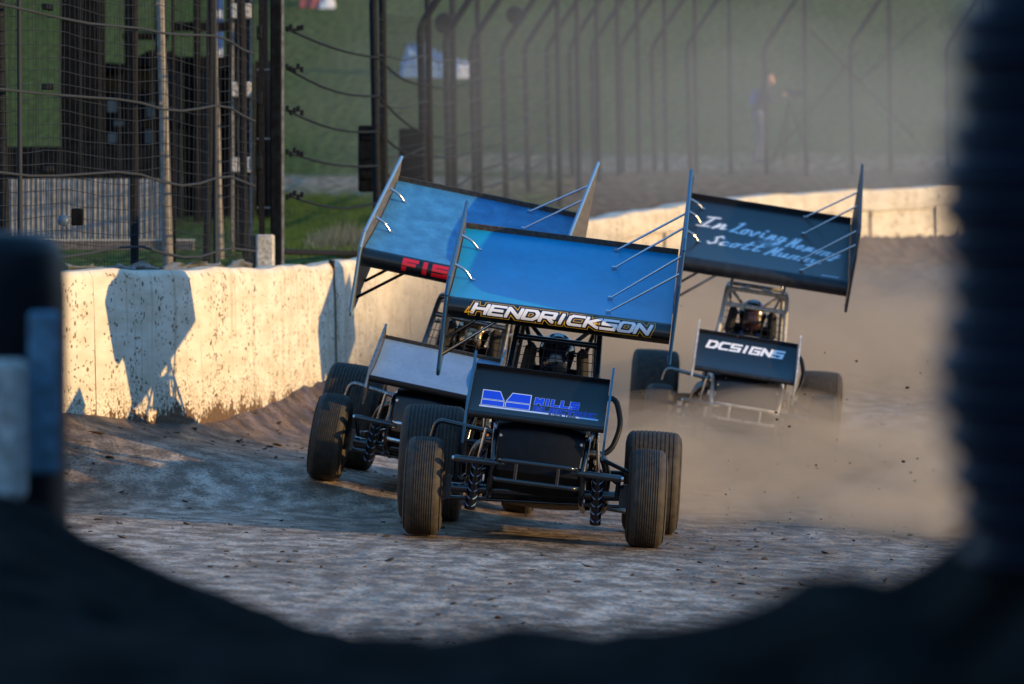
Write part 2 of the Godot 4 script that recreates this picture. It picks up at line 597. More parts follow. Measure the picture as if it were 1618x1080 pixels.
func tri_mat(r: float, g: float, b: float, rough: float, tex: Texture2D, scale: float, nrm: Texture2D = null, nscale := 1.0, metal := 0.0) -> StandardMaterial3D:
	var m := mat(r, g, b, rough, metal)
	m.albedo_texture = tex
	m.uv1_triplanar = true
	m.uv1_scale = Vector3.ONE * scale
	if nrm:
		m.normal_enabled = true
		m.normal_texture = nrm
		m.normal_scale = nscale
	return m

func wall_image(seed_: int) -> Image:
	# cream painted concrete with splashed mud, drips and caked clay along its foot; 12 m by 1.4 m
	var W := 1536
	var H := 256
	var im := Image.create(W, H, false, Image.FORMAT_RGB8)
	var f := noise(seed_, 0.012, 4)
	var g := noise(seed_ + 3, 0.09, 3)
	var s := noise(seed_ + 5, 0.02, 3)
	for y in H:
		for x in W:
			var up := 1.0 - float(y) / H
			var c := Color(0.885, 0.855, 0.79)
			c = c.lerp(Color(0.80, 0.755, 0.67), clampf(0.3 + 0.9 * f.get_noise_2d(x, y * 2.0), 0, 1))
			# rain streaks
			c = c.lerp(Color(0.66, 0.59, 0.50), clampf(1.7 * s.get_noise_2d(x * 2.6, y * 0.12) - 0.45, 0.0, 0.5))
			var cake := 0.13 + 0.10 * f.get_noise_2d(x * 1.5, 300.0) + 0.09 * g.get_noise_2d(x * 1.2, y * 0.8)
			if up < cake:
				c = Color(0.33, 0.25, 0.175).lerp(Color(0.43, 0.33, 0.24), clampf(0.5 + g.get_noise_2d(x * 2.0, y * 2.0), 0, 1))
			elif up < cake + 0.25:
				var k := clampf((g.get_noise_2d(x * 1.7, y * 1.7) - 0.05) * 3.0, 0.0, 1.0) * (1.0 - (up - cake) / 0.25)
				c = c.lerp(Color(0.42, 0.32, 0.22), k * 0.8)
			im.set_pixel(x, y, c)
	for k in 5200:
		var x := rng.randi_range(4, W - 5)
		if f.get_noise_2d(x * 2.0, 900.0) < rng.randf_range(-0.35, 0.3):
			continue
		var y := int(H * (1.0 - pow(rng.randf(), 1.25) * 0.97))
		var rx := 1 + int(2.6 * pow(rng.randf(), 3.0))
		var ry := 1 + int(3.2 * pow(rng.randf(), 3.0))
		var dark := Color(0.40, 0.33, 0.24).lerp(Color(0.30, 0.23, 0.16), rng.randf())
		var al := rng.randf_range(0.35, 0.95)
		for dy in range(-ry, ry + 1):
			for dx in range(-rx, rx + 1):
				if Vector2(float(dx) / (rx + .4), float(dy) / (ry + .4)).length() < 1.0 and y + dy >= 0 and y + dy < H:
					im.set_pixel(x + dx, y + dy, im.get_pixel(x + dx, y + dy).lerp(dark, al))
	im.generate_mipmaps()
	return im

func make_materials() -> void:
	var clay := noise_tex(3, 0.012, 1024, Color(0.58, 0.54, 0.50), Color(1.0, 1.0, 1.0), 3.0, 11000, Color(0.36, 0.30, 0.25))
	var m := mat(1, 1, 1, 0.62)
	m.vertex_color_use_as_albedo = true
	m.albedo_texture = clay
	m.roughness_texture = noise_tex(31, 0.02, 512, Color(0.55, 0.55, 0.55), Color(1, 1, 1), 2.0)
	m.roughness = 0.85
	m.normal_enabled = true
	m.normal_texture = height_normal(7, 0.03, 1024, 9.0)
	m.normal_scale = 0.32
	M.clay = m
	m = mat(1, 1, 1, 1.0)
	m.vertex_color_use_as_albedo = true
	m.albedo_texture = clay
	m.metallic_specular = 0.15
	M.turf = m
	M.dust_tex = noise_tex(11, 0.02, 512, Color(0.62, 0.60, 0.58), Color(1, 1, 1), 1.8, 2500, Color(0.9, 0.86, 0.8))
	M.grain = height_normal(17, 0.05, 512, 5.0)
	M.shade_dark_soil = tri_mat(0.015, 0.017, 0.017, 0.95, noise_tex(71, 0.02, 256, Color(0.25, 0.25, 0.25), Color(1, 1, 1), 3.0), 0.8, M.grain, 0.8)  # soil taken near black so its colour carries the bank's shade
	M.shade_dark_soil.metallic_specular = 0.12
	M.clod = tri_mat(0.075, 0.052, 0.034, 0.95, M.dust_tex, 5.0)
	M.tyre = tri_mat(0.060, 0.052, 0.044, 0.75, noise_tex(41, 0.02, 512, Color(0.62, 0.60, 0.58), Color(1.0, 0.97, 0.92), 2.2, 1500, Color(1.0, 0.93, 0.82)), 1.4)
	M.black = mat(0.010, 0.011, 0.014, 0.4)
	M.black_gloss = tri_mat(0.006, 0.008, 0.013, 0.28, M.dust_tex, 1.1)
	M.navy = tri_mat(0.002, 0.005, 0.012, 0.5, M.dust_tex, 1.2)
	M.black.metallic_specular = 0.25
	M.navy.metallic_specular = 0.3
	M.tube_black = mat(0.006, 0.012, 0.022, 0.22, 0.0, 0.6)
	M.chrome = mat(0.62, 0.63, 0.66, 0.22, 1.0)
	M.steel = tri_mat(0.42, 0.42, 0.43, 0.42, M.dust_tex, 2.0, null, 1.0, 1.0)
	M.header = tri_mat(0.34, 0.27, 0.22, 0.38, M.dust_tex, 3.0, null, 1.0, 1.0)
	M.alu = tri_mat(0.24, 0.37, 0.54, 0.5, noise_tex(53, 0.01, 256, Color(0.88, 0.89, 0.9), Color(1, 1, 1), 1.5, 300, Color(0.9, 0.88, 0.8)), 1.0, M.grain, 0.08, 0.4)
	M.blue = tri_mat(0.004, 0.32, 0.62, 0.30, noise_tex(51, 0.006, 512, Color(0.86, 0.88, 0.9), Color(1, 1, 1), 1.5, 500, Color(0.95, 0.95, 0.9)), 0.7)
	M.blue2 = tri_mat(0.06, 0.28, 0.55, 0.42, noise_tex(52, 0.012, 512, Color(0.75, 0.76, 0.8), Color(1, 1, 1), 1.8, 1500, Color(0.95, 0.9, 0.8)), 0.8)
	M.blue_edge = mat(0.01, 0.07, 0.18, 0.35)
	M.pale_blue = mat(0.13, 0.26, 0.45, 0.4)
	M.lens = mat(0.06, 0.10, 0.16, 0.4)
	M.white = tri_mat(0.70, 0.70, 0.70, 0.45, M.dust_tex, 1.5)
	M.charcoal = tri_mat(0.020, 0.026, 0.038, 0.42, M.dust_tex, 0.9)
	M.lip = tri_mat(0.11, 0.095, 0.08, 0.7, M.dust_tex, 2.0)
	M.grey = tri_mat(0.17, 0.165, 0.16, 0.55, M.dust_tex, 1.2)
	M.suit = mat(0.012, 0.012, 0.016, 0.8)
	M.pad = mat(0.010, 0.010, 0.012, 0.85)
	M.helmet = mat(0.008, 0.016, 0.035, 0.12, 0.0, 1.0)
	M.visor = mat(0.45, 0.33, 0.22, 0.14, 1.0)
	M.helmet_red = mat(0.05, 0.018, 0.015, 0.25, 0.0, 0.6)
	M.orange = mat(0.50, 0.17, 0.03, 0.4)
	M.skin = mat(0.42, 0.24, 0.17, 0.6)
	M.wire = mat(0.034, 0.041, 0.052, 0.7)
	M.wire.metallic_specular = 0.25
	M.rust = tri_mat(0.022, 0.022, 0.026, 0.75, M.dust_tex, 2.0)
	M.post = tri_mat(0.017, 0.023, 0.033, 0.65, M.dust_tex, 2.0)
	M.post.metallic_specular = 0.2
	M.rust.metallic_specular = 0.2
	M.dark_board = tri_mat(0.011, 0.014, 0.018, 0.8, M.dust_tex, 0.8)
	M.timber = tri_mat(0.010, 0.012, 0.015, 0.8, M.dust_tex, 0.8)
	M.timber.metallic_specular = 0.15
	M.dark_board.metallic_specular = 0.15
	M.galv = tri_mat(0.36, 0.38, 0.41, 0.5, M.dust_tex, 1.0)
	M.pole = tri_mat(0.30, 0.29, 0.28, 0.6, M.dust_tex, 1.4)
	M.block = tri_mat(0.68, 0.68, 0.66, 0.8, M.dust_tex, 2.0, M.grain, 0.4)
	M.pane = mat(0.10, 0.12, 0.12, 0.15)
	M.banner = mat(0.03, 0.11, 0.36, 0.6)
	M.tarp_white = mat(0.62, 0.64, 0.68, 0.7)
	M.tarp_blue = mat(0.18, 0.30, 0.46, 0.7)
	M.tarp_red = mat(0.45, 0.10, 0.08, 0.7)
	M.straw = mat(0.45, 0.33, 0.17, 0.9)
	M.pipe = tri_mat(0.004, 0.009, 0.028, 0.35, M.dust_tex, 2.0)
	M.pipe.metallic_specular = 0.3
	M.sky_glint = tri_mat(0.10, 0.27, 0.42, 0.5, M.dust_tex, 2.0)  # blue stands in for sky reflected on the bollard
	M.jeans = mat(0.12, 0.13, 0.17, 0.9)
	M.jacket = mat(0.03, 0.035, 0.045, 0.85)
	for k in 2:
		var w := StandardMaterial3D.new()
		w.albedo_texture = ImageTexture.create_from_image(wall_image(61 + k * 20))
		w.roughness = 0.85
		w.normal_enabled = true
		w.normal_texture = M.grain
		w.normal_scale = 0.25
		M["wall%d" % k] = w
	# --- lettering
	var ink := Color(0.025, 0.03, 0.045)
	var im := plain_image(1024, 128, ink)
	var white := Color(0.93, 0.94, 0.97)
	letter(im, "HENDRICKSON", Vector2(112, 76), Vector2(58, 40), 19.5, 0.42, [[15.0, Color(0.93, 0.70, 0.08)], [12.5, Color(0.02, 0.03, 0.09)], [6.2, white]], GLYPH)
	# swept tails of the first and last letter, notch of yellow in the K
	stroke(im, Vector2(80, 80), Vector2(112, 74), 3.0, Color(0.93, 0.70, 0.08), false)
	stroke(im, Vector2(80, 80), Vector2(96, 54), 3.0, Color(0.93, 0.70, 0.08), false)
	stroke(im, Vector2(676, 58), Vector2(681, 58), 5.0, Color(0.93, 0.70, 0.08), false)
	M.nose1 = printed(im, 0.25, 0.6)
	im = plain_image(512, 200, Color(0.004, 0.007, 0.018))
	var eb := Color(0.02, 0.22, 0.85)
	var thin := Color(0.75, 0.82, 0.95)
	for q in [[40, 76, 108, 42], [40, 120, 108, 32], [130, 76, 108, 42], [130, 120, 108, 32]]:
		for row in q[3]:
			for col in q[2]:
				var cut := 0
				if q[1] == 76:
					cut = int((42 - row) * 0.5)
				var on: bool = col < 88 - cut if q[0] == 40 else col > cut and col < 96
				if on:
					var edge: bool = row < 3 or row > q[3] - 3 or (q[0] == 40 and (col < 3 or col > 84 - cut)) or (q[0] == 130 and (col < cut + 4 or col > 92))
					im.set_pixel(q[0] + col, q[1] + row, thin if edge else eb)
	letter(im, "MILLS", Vector2(244, 112), Vector2(23, 24), 13, 0.1, [[5.6, thin], [4.6, eb]], GLYPH)
	letter(im, "ELECTRIC", Vector2(242, 148), Vector2(19, 20), 12, 0.1, [[5.0, Color(0.3, 0.45, 0.85)], [4.2, Color(0.02, 0.14, 0.62)]], GLYPH)
	for y in range(155, 165):
		for x in range(36, 486):
			im.set_pixel(x, y, Color(0.72, 0.80, 0.95))
	letter(im, "SINCE 1955", Vector2(300, 163), Vector2(6, 6), 5, 0.0, [[1.2, Color(0.02, 0.05, 0.2)]], GLYPH)
	M.front1 = printed(im, 0.45, 0.15)
	im = plain_image(512, 64, Color(0.02, 0.022, 0.03))
	letter(im, "FIS", Vector2(112, 40), Vector2(30, 24), 16, 0.0, [[5.0, Color(0.80, 0.03, 0.13)]], GLYPH)
	for x in range(100, 260):
		for y in range(31, 33):
			im.set_pixel(x, y, Color(0.02, 0.022, 0.03))
	M.nose2 = printed(im, 0.3, 0.4)
	im = plain_image(1024, 768, Color(0.075, 0.09, 0.115))
	var halo := [[15.0, Color(0.62, 0.66, 0.72)], [11.5, Color(0.10, 0.12, 0.16)], [9.0, Color(0.45, 0.5, 0.56)], [5.5, Color(0.90, 0.92, 0.95)]]
	for k in 2600:
		# airbrushed pale cloud behind the lettering
		var a := rng.randf() * TAU
		var r := sqrt(rng.randf())
		var px := int(520 + cos(a) * r * 95)
		var py := int(392 + sin(a) * r * 80)
		stroke(im, Vector2(px, py), Vector2(px + 1, py), 7.0, Color(0.62, 0.68, 0.74, 0.10 * (1.0 - r)), false)
	letter(im, "In", Vector2(62, 300), Vector2(84, 118), 8, 0.5, halo, SCRIPT, false, 0.05)
	letter(im, "Loving", Vector2(262, 318), Vector2(55, 120), 3, 0.5, halo, SCRIPT, false, 0.1)
	letter(im, "Memory", Vector2(625, 392), Vector2(50, 110), 4, 0.5, halo, SCRIPT, false, 0.22)
	letter(im, "Scott", Vector2(128, 512), Vector2(62, 120), 5, 0.55, halo, SCRIPT, false, 0.04)
	letter(im, "Murry", Vector2(498, 545), Vector2(62, 118), 5, 0.55, halo, SCRIPT, false, 0.1)
	stroke(im, Vector2(870, 728), Vector2(950, 728), 12.0, Color(0.55, 0.6, 0.68), true)
	M.wing3 = printed(im, 0.4, 0.3)
	im = plain_image(512, 256, Color(0.075, 0.082, 0.10))
	letter(im, "DCSIGNS", Vector2(50, 80), Vector2(42, 38), 18, 0.35, [[8.5, Color(0.30, 0.32, 0.36)], [7.2, Color(0.08, 0.09, 0.11)], [5.8, Color(0.92, 0.93, 0.96)]], GLYPH)
	M.front3 = printed(im, 0.4, 0.3)
	im = plain_image(64, 256, Color(0.01, 0.03, 0.07))
	for k in 6:
		for s in 2:
			var y := 20 + k * 40
			stroke(im, Vector2(s * 32 + 4, y), Vector2(s * 32 + 16, y + 18), 2.2, Color(0.5, 0.66, 0.85), false)
			stroke(im, Vector2(s * 32 + 16, y + 18), Vector2(s * 32 + 28, y), 2.2, Color(0.5, 0.66, 0.85), false)
	M.shock = printed(im, 0.3, 0.3)
	M.shock.albedo_texture.resource_name = "shock_print"

# ---------------------------------------------------------------- sprint cars
func tyre_mesh(R: float, w: float, grooves: int, rim: float) -> ArrayMesh:
	var p := []
	var h := w * 0.5
	p.append(Vector2(-h + 0.045, rim))
	p.append(Vector2(-h + 0.012, rim + 0.02))
	p.append(Vector2(-h - 0.006, lerpf(rim, R, 0.45)))
	p.append(Vector2(-h + 0.004, lerpf(rim, R, 0.75)))
	for k in 5:
		var q := deg_to_rad(12.0 + k * 15.0)
		p.append(Vector2(-h + 0.058 - 0.052 * cos(q), R - 0.057 + 0.052 * sin(q)))
	var a := -h + 0.062
	var b := h - 0.062
	p.append(Vector2(a - 0.006, R - 0.005))
	var step := (b - a) / grooves
	for k in grooves + 1:
		var x := a + step * k
		var crown := 0.010 * pow(absf(x) / h, 2.0)
		for q in [[-0.0045, 0.0], [-0.0045, 0.0], [-0.0035, -0.006], [-0.0035, -0.006], [0.0035, -0.006], [0.0035, -0.006], [0.0045, 0.0], [0.0045, 0.0]]:
			p.append(Vector2(x + q[0], R - crown + q[1]))
	p.append(Vector2(h - 0.056, R - 0.005))
	for k in 5:
		var q := deg_to_rad(72.0 - k * 15.0)
		p.append(Vector2(h - 0.058 + 0.052 * cos(q), R - 0.057 + 0.052 * sin(q)))
	p.append(Vector2(h - 0.004, lerpf(rim, R, 0.75)))
	p.append(Vector2(h + 0.006, lerpf(rim, R, 0.45)))
	p.append(Vector2(h - 0.012, rim + 0.02))
	p.append(Vector2(h - 0.045, rim))
	var mb := MB.new()
	mb.lathe(p, Basis(Vector3.UP, Vector3.RIGHT, Vector3.FORWARD), Vector3.ZERO, 64)
	return mb.done()

func rim_mesh(rim: float, w: float) -> ArrayMesh:
	var h := w * 0.5
	var mb := MB.new()
	var ax := Basis(Vector3.UP, Vector3.RIGHT, Vector3.FORWARD)
	var p := []
	for q in [[-h + 0.04, rim + 0.012], [-h + 0.03, rim + 0.012], [-h + 0.03, rim - 0.012], [-h + 0.10, rim - 0.03], [-0.02, rim - 0.04], [-0.02, 0.07], [-0.07, 0.06], [-0.07, 0.0]]:
		p.append(Vector2(q[0], q[1]))
	mb.lathe(p, ax, Vector3.ZERO, 32, true)
	var p2 := []
	for q in [[0.07, 0.0], [0.07, 0.06], [0.02, 0.07], [0.02, rim - 0.04], [h - 0.10, rim - 0.03], [h - 0.03, rim - 0.012], [h - 0.03, rim + 0.012], [h - 0.04, rim + 0.012]]:
		p2.append(Vector2(q[0], q[1]))
	mb.lathe(p2, ax, Vector3.ZERO, 32, true)
	return mb.done()

func arc_pts(pts: Array, r: float, seg := 4) -> Array:
	# rounds the inner corners of a polyline
	var out := [pts[0]]
	for i in range(1, pts.size() - 1):
		var a: Vector3 = pts[i - 1]
		var b: Vector3 = pts[i]
		var c: Vector3 = pts[i + 1]
		var r1 := minf(r, minf((a - b).length(), (c - b).length()) * 0.45)
		var p := b + (a - b).normalized() * r1
		var q := b + (c - b).normalized() * r1
		for k in seg + 1:
			var t := float(k) / seg
			out.append(p.lerp(b, t).lerp(b.lerp(q, t), t))
	out.append(pts[-1])
	return out

func make_car(cfg: Dictionary) -> void:
	var car := thing("sprint_car", cfg.label, "race car", cfg.xf, "winged sprint cars racing")
	# wheels sit on the clay; everything on the springs rolls a little further
	var roll: float = cfg.roll
	var B := Transform3D(Basis(Vector3(0, 0, 1), -deg_to_rad(roll)), Vector3.ZERO)
	B.origin = Vector3(0, 0.30, 0) - B.basis * Vector3(0, 0.30, 0)
	for q in [[-0.75, 0.0, 0.335, 0.25, 8, "rf"], [0.75, 0.0, 0.335, 0.25, 8, "lf"], [-0.80, -2.2, 0.425, 0.45, 12, "rr"], [0.80, -2.2, 0.375, 0.40, 9, "lr"]]:
		var wh := Node3D.new()
		wh.name = "wheel"
		wh.transform = Transform3D(Basis(Vector3.UP, deg_to_rad(cfg.steer if q[1] == 0.0 else 0.0)) * Basis(Vector3.RIGHT, q[0] * 3.0), Vector3(q[0] + (cfg.get("rear_x", 0.0) if q[1] < 0.0 else 0.0), q[2] - 0.006, q[1]))
		car.add_child(wh, true)
		part("tyre", tyre_mesh(q[2], q[3], q[4], 0.19 if q[1] == 0.0 else 0.2), M.tyre, wh)
		part("rim", rim_mesh(0.19 if q[1] == 0.0 else 0.2, q[3]), cfg.rim, wh)
	var mb := MB.new()
	mb.tube([Vector3(-0.66, 0.335, 0), Vector3(-0.5, 0.33, 0), Vector3(0.5, 0.33, 0), Vector3(0.66, 0.335, 0)], 0.032, 12)
	for s in [-1, 1]:
		mb.box(Vector3(s * 0.60, 0.335, 0), Vector3(0.07, 0.16, 0.08))
	part("front_axle", mb, M.tube_black, car)
	mb = MB.new()
	mb.tube([Vector3(-0.62, 0.40, -2.2), Vector3(0.62, 0.40, -2.2)], 0.04, 12)
	mb.lathe([Vector2(-0.1, 0.0), Vector2(-0.1, 0.1), Vector2(0, 0.15), Vector2(0.1, 0.1), Vector2(0.1, 0.0)], Basis(Vector3.UP, Vector3.RIGHT, Vector3.FORWARD), Vector3(0, 0.4, -2.2), 16, true)
	part("rear_axle", mb, M.black, car)
	# steering and locating rods
	for rod in [[Vector3(-0.58, 0.26, -0.10), Vector3(0.58, 0.26, -0.10), 0.013, "tie_rod"], [Vector3(0.58, 0.40, 0.09), Vector3(0.34, 0.52, -1.2), 0.014, "drag_link"],
			[Vector3(-0.50, 0.40, 0.03), Vector3(-0.34, 0.44, -0.95), 0.016, "radius_rod"], [Vector3(0.50, 0.26, 0.03), Vector3(0.34, 0.28, -0.95), 0.016, "radius_rod"],
			[Vector3(0.66, 0.48, -0.02), Vector3(0.36, 0.60, -0.20), 0.015, "brake_line"]]:
		mb = MB.new()
		mb.tube([rod[0], rod[1]], rod[2], 8)
		part(rod[3], mb, M.tube_black, car)
	# shock absorbers, torsion arms and stops
	for s in [-1, 1]:
		mb = MB.new()
		mb.tube([Vector3(s * 0.425, 0.17, 0.05), Vector3(s * 0.405, 0.50, 0.16)], 0.038, 14)
		var sh := part("shock_absorber", mb, M.shock, car, B)
		mb = MB.new()
		mb.tube([Vector3(s * 0.405, 0.50, 0.16), Vector3(s * 0.375, 0.72, 0.20)], 0.012, 8)
		part("shock_rod", mb, M.chrome, sh)
		mb = MB.new()
		mb.tube([Vector3(s * 0.32, 0.50, 0.30), Vector3(s * 0.56, 0.50, 0.30)], 0.024, 10)
		mb.tube([Vector3(s * 0.545, 0.50, 0.30), Vector3(s * 0.545, 0.36, 0.0)], 0.016, 8)
		var ta := part("torsion_arm", mb, M.tube_black, car, B)
		mb = MB.new()
		mb.tube([Vector3(s * 0.561, 0.50, 0.30), Vector3(s * 0.575, 0.50, 0.30)], 0.016, 6)
		part("bolt", mb, M.chrome, ta)
	# frame and cage
	mb = MB.new()
	for s in [-1, 1]:
		mb.tube(arc_pts([Vector3(s * 0.30, 0.50, 0.30), Vector3(s * 0.31, 0.30, 0.12), Vector3(s * 0.33, 0.22, -0.5), Vector3(s * 0.36, 0.22, -2.0), Vector3(s * 0.32, 0.45, -2.5)], 0.12), 0.02, 8)
		mb.tube(arc_pts([Vector3(s * 0.30, 0.50, 0.30), Vector3(s * 0.31, 0.72, 0.22), Vector3(s * 0.34, 0.74, -0.75), Vector3(s * 0.35, 0.60, -1.9)], 0.1), 0.02, 8)
		mb.tube([Vector3(s * 0.31, 0.72, 0.1), Vector3(s * 0.31, 0.30, 0.06)], 0.017, 8)
		mb.tube([Vector3(s * 0.34, 0.74, -0.75), Vector3(s * 0.35, 0.22, -0.85)], 0.017, 8)
	mb.tube([Vector3(-0.34, 0.50, 0.30), Vector3(0.34, 0.50, 0.30)], 0.022, 8)
	part("frame", mb, cfg.frame, car, B)
	mb = MB.new()
	for s in [-1, 1]:
		mb.tube(arc_pts([Vector3(s * 0.345, 0.72, -0.80), Vector3(s * 0.315, 1.05, -1.08), Vector3(s * 0.285, 1.50, -1.36), Vector3(s * 0.26, 1.53, -1.86), Vector3(s * 0.34, 0.60, -2.02)], 0.08), 0.022, 10)
		mb.tube([Vector3(s * 0.26, 1.50, -1.86), Vector3(s * 0.10, 0.95, -2.35)], 0.018, 8)
		mb.tube([Vector3(s * 0.29, 1.30, -1.24), Vector3(s * 0.29, 1.30, -1.88)], 0.016, 8)
		mb.tube([Vector3(s * 0.285, 1.46, -1.38), Vector3(s * 0.06, 1.52, -1.85)], 0.015, 8)
	mb.tube([Vector3(-0.285, 1.50, -1.36), Vector3(0.285, 1.50, -1.36)], 0.02, 8)
	mb.tube([Vector3(-0.26, 1.53, -1.86), Vector3(0.26, 1.53, -1.86)], 0.02, 8)
	mb.tube([Vector3(-0.30, 1.355, -1.27), Vector3(0.30, 1.355, -1.27)], 0.021, 8)
	mb.tube([Vector3(-0.26, 1.50, -1.88), Vector3(0.25, 1.0, -1.98)], 0.016, 8)
	mb.tube([Vector3(0.26, 1.50, -1.87), Vector3(-0.25, 1.0, -1.97)], 0.016, 8)
	part("roll_cage", mb, cfg.cage, car, B)
	# wire screen that keeps clods off the driver
	mb = MB.new()
	for k in 7:
		var x := -0.255 + k * 0.085
		mb.tube([Vector3(x, 1.34, -1.285), Vector3(x * 1.08, 1.07, -1.14)], 0.0028, 4)
	for k in 4:
		mb.tube([Vector3(-0.29, 1.29 - k * 0.06, -1.262 + 0.033 * k), Vector3(0.29, 1.29 - k * 0.06, -1.262 + 0.033 * k)], 0.0028, 4)
	part("rock_screen", mb, M.wire, car, B)
	# bodywork
	var g := []
	for r in [[0.34, 0.46, 0.27], [0.345, 0.70, 0.285], [0.27, 0.80, 0.29], [0.0, 0.85, 0.30], [-0.5, 0.93, 0.31], [-1.02, 1.04, 0.315], [-1.10, 1.075, 0.31]]:
		var row := []
		for k in 9:
			var x := -1.0 + k * 0.25
			row.append(Vector3(x * r[2], r[1] - 0.035 * x * x * (1.0 if r[0] < 0.3 else 0.0), r[0] - 0.03 * x * x))
		g.append(row)
	mb = MB.new()
	mb.grid(g, true, true)
	var hood := part("hood", mb, cfg.body, car, B)
	mb = MB.new()
	var rim := []
	for k in 9:
		var x := -1.0 + k * 0.25
		rim.append(Vector3(x * 0.30, 1.075 - 0.04 * x * x, -1.10 - 0.03 * x * x))
	mb.tube(rim, 0.016, 8)
	part("cowl_rim", mb, cfg.cowl, hood)
	if cfg.has("cowl_panel"):
		mb = MB.new()
		g = []
		for r in [[-0.72, 0.985, 0.28], [-0.95, 1.04, 0.28], [-1.06, 1.085, 0.27]]:
			var row := []
			for k in 9:
				var x := -1.0 + k * 0.25
				row.append(Vector3(x * r[2], r[1] + 0.012 - 0.03 * x * x, r[0]))
			g.append(row)
		mb.grid(g, true, true)
		part("cowl_panel", mb, M.white, hood)
	# front of the nose: bolts along its rim
	for q in [[-0.26, 0.52], [0.26, 0.52], [-0.27, 0.69], [0.27, 0.69]]:
		mb = MB.new()
		mb.tube([Vector3(q[0], q[1], 0.30), Vector3(q[0], q[1], 0.335)], 0.011, 6)
		part("nose_bolt", mb, M.chrome, hood)
	mb = MB.new()
	g = []
	for r in [[0.30, 0.47, 0.27], [0.20, 0.38, 0.30], [-0.1, 0.26, 0.33], [-0.8, 0.19, 0.35], [-2.0, 0.19, 0.36]]:
		var row := []
		for k in 9:
			var x := -1.0 + k * 0.25
			row.append(Vector3(x * r[2], r[1] + 0.03 * x * x, r[0]))
		g.append(row)
	mb.grid(g, true, false)
	part("belly_pan", mb, M.black, car, B)
	for s in [-1, 1]:
		mb = MB.new()
		var poly := [Vector2(-0.75, 0.22), Vector2(-1.95, 0.22), Vector2(-2.05, 0.62), Vector2(-1.75, 0.80), Vector2(-1.15, 1.0), Vector2(-0.75, 0.90)]
		poly.reverse()
		mb.plate(poly, Basis(Vector3(0, 0, 1), Vector3(0, 1, 0), Vector3(-1, 0, 0)), Vector3(s * 0.37, 0, 0), 0.012)
		var sp := part("side_panel", mb, cfg.side, car, B)
		if s > 0:
			mb = MB.new()
			mb.plate([Vector2(-0.72, 0.55), Vector2(-0.40, 0.55), Vector2(-0.34, 0.74), Vector2(-0.72, 0.80)], Basis(Vector3(0, 0, 1), Vector3(0, 1, 0), Vector3(-1, 0, 0)), Vector3(0.375, 0, 0), 0.01)
			part("engine_cover", mb, M.white, sp)
			mb = MB.new()
			mb.plate([Vector2(-0.72, 0.53), Vector2(-0.38, 0.49), Vector2(-0.38, 0.54), Vector2(-0.72, 0.58)], Basis(Vector3(0, 0, 1), Vector3(0, 1, 0), Vector3(-1, 0, 0)), Vector3(0.386, 0, 0), 0.008)
			part("stripe", mb, M.orange, sp)
	# engine: block, valve covers, headers sweeping down both sides
	mb = MB.new()
	mb.cbox(Vector3(0, 0.52, -0.40), Vector3(0.46, 0.46, 0.62), 0.04)
	var eng := part("engine", mb, M.grey, car, B)
	for s in [-1, 1]:
		mb = MB.new()
		mb.cbox(Vector3(s * 0.22, 0.72, -0.40), Vector3(0.17, 0.13, 0.58), 0.03, Basis(Vector3(0, 0, 1), -s * 0.5))
		part("valve_cover", mb, M.black, eng)
		for k in 4:
			mb = MB.new()
			var z := -0.16 - k * 0.15
			mb.tube(arc_pts([Vector3(s * 0.24, 0.62, z), Vector3(s * 0.42, 0.63, z), Vector3(s * 0.47, 0.48, z - 0.03), Vector3(s * 0.46, 0.26, z - 0.16), Vector3(s * 0.44, 0.24, -1.0)], 0.1, 5), 0.026, 10)
			part("exhaust_pipe", mb, M.header, eng)
		mb = MB.new()
		mb.tube([Vector3(s * 0.44, 0.245, -0.8), Vector3(s * 0.45, 0.26, -1.9)], 0.05, 12)
		part("collector", mb, M.header, eng)
	mb = MB.new()
	mb.cbox(Vector3(0, 0.88, -0.35), Vector3(0.26, 0.16, 0.40), 0.04)
	part("intake", mb, M.black, eng)
	# tail tank
	g = []
	for r in [[-2.0, 0.62, 0.24, 0.22], [-2.15, 0.68, 0.30, 0.30], [-2.4, 0.70, 0.32, 0.32], [-2.62, 0.69, 0.28, 0.28], [-2.78, 0.68, 0.16, 0.16], [-2.82, 0.68, 0.01, 0.01]]:
		var row := []
		for k in 17:
			var a := TAU * k / 16
			row.append(Vector3(cos(a) * r[2] * (1.0 - 0.12 * absf(sin(a * 2.0)) * 0.0), r[1] + sin(a) * r[3], r[0]))
		g.append(row)
	mb = MB.new()
	mb.grid(g, true, false)
	part("fuel_tank", mb, cfg.body, car, B)
	mb = MB.new()
	mb.tube(arc_pts([Vector3(-0.30, 0.45, -2.45), Vector3(-0.30, 0.45, -2.9), Vector3(-0.30, 0.75, -2.95), Vector3(0.30, 0.75, -2.95), Vector3(0.30, 0.45, -2.9), Vector3(0.30, 0.45, -2.45)], 0.08), 0.018, 8)
	part("rear_bumper", mb, M.chrome, car, B)
	# front bumper loop
	mb = MB.new()
	mb.tube(arc_pts([Vector3(-0.27, 0.40, 0.24), Vector3(-0.28, 0.40, 0.46), Vector3(0.28, 0.40, 0.46), Vector3(0.27, 0.40, 0.24)], 0.07), 0.016, 8)
	mb.tube(arc_pts([Vector3(-0.26, 0.52, 0.28), Vector3(-0.25, 0.53, 0.47), Vector3(0.25, 0.53, 0.47), Vector3(0.26, 0.52, 0.28)], 0.07), 0.016, 8)
	for x in [-0.14, 0.14]:
		mb.tube([Vector3(x, 0.40, 0.46), Vector3(x, 0.53, 0.47)], 0.013, 8)
	part("front_bumper", mb, cfg.bumper, car, B)
	# nerf bars: a hoop out to the tyre on the right of the car, a plain bar on its left
	mb = MB.new()
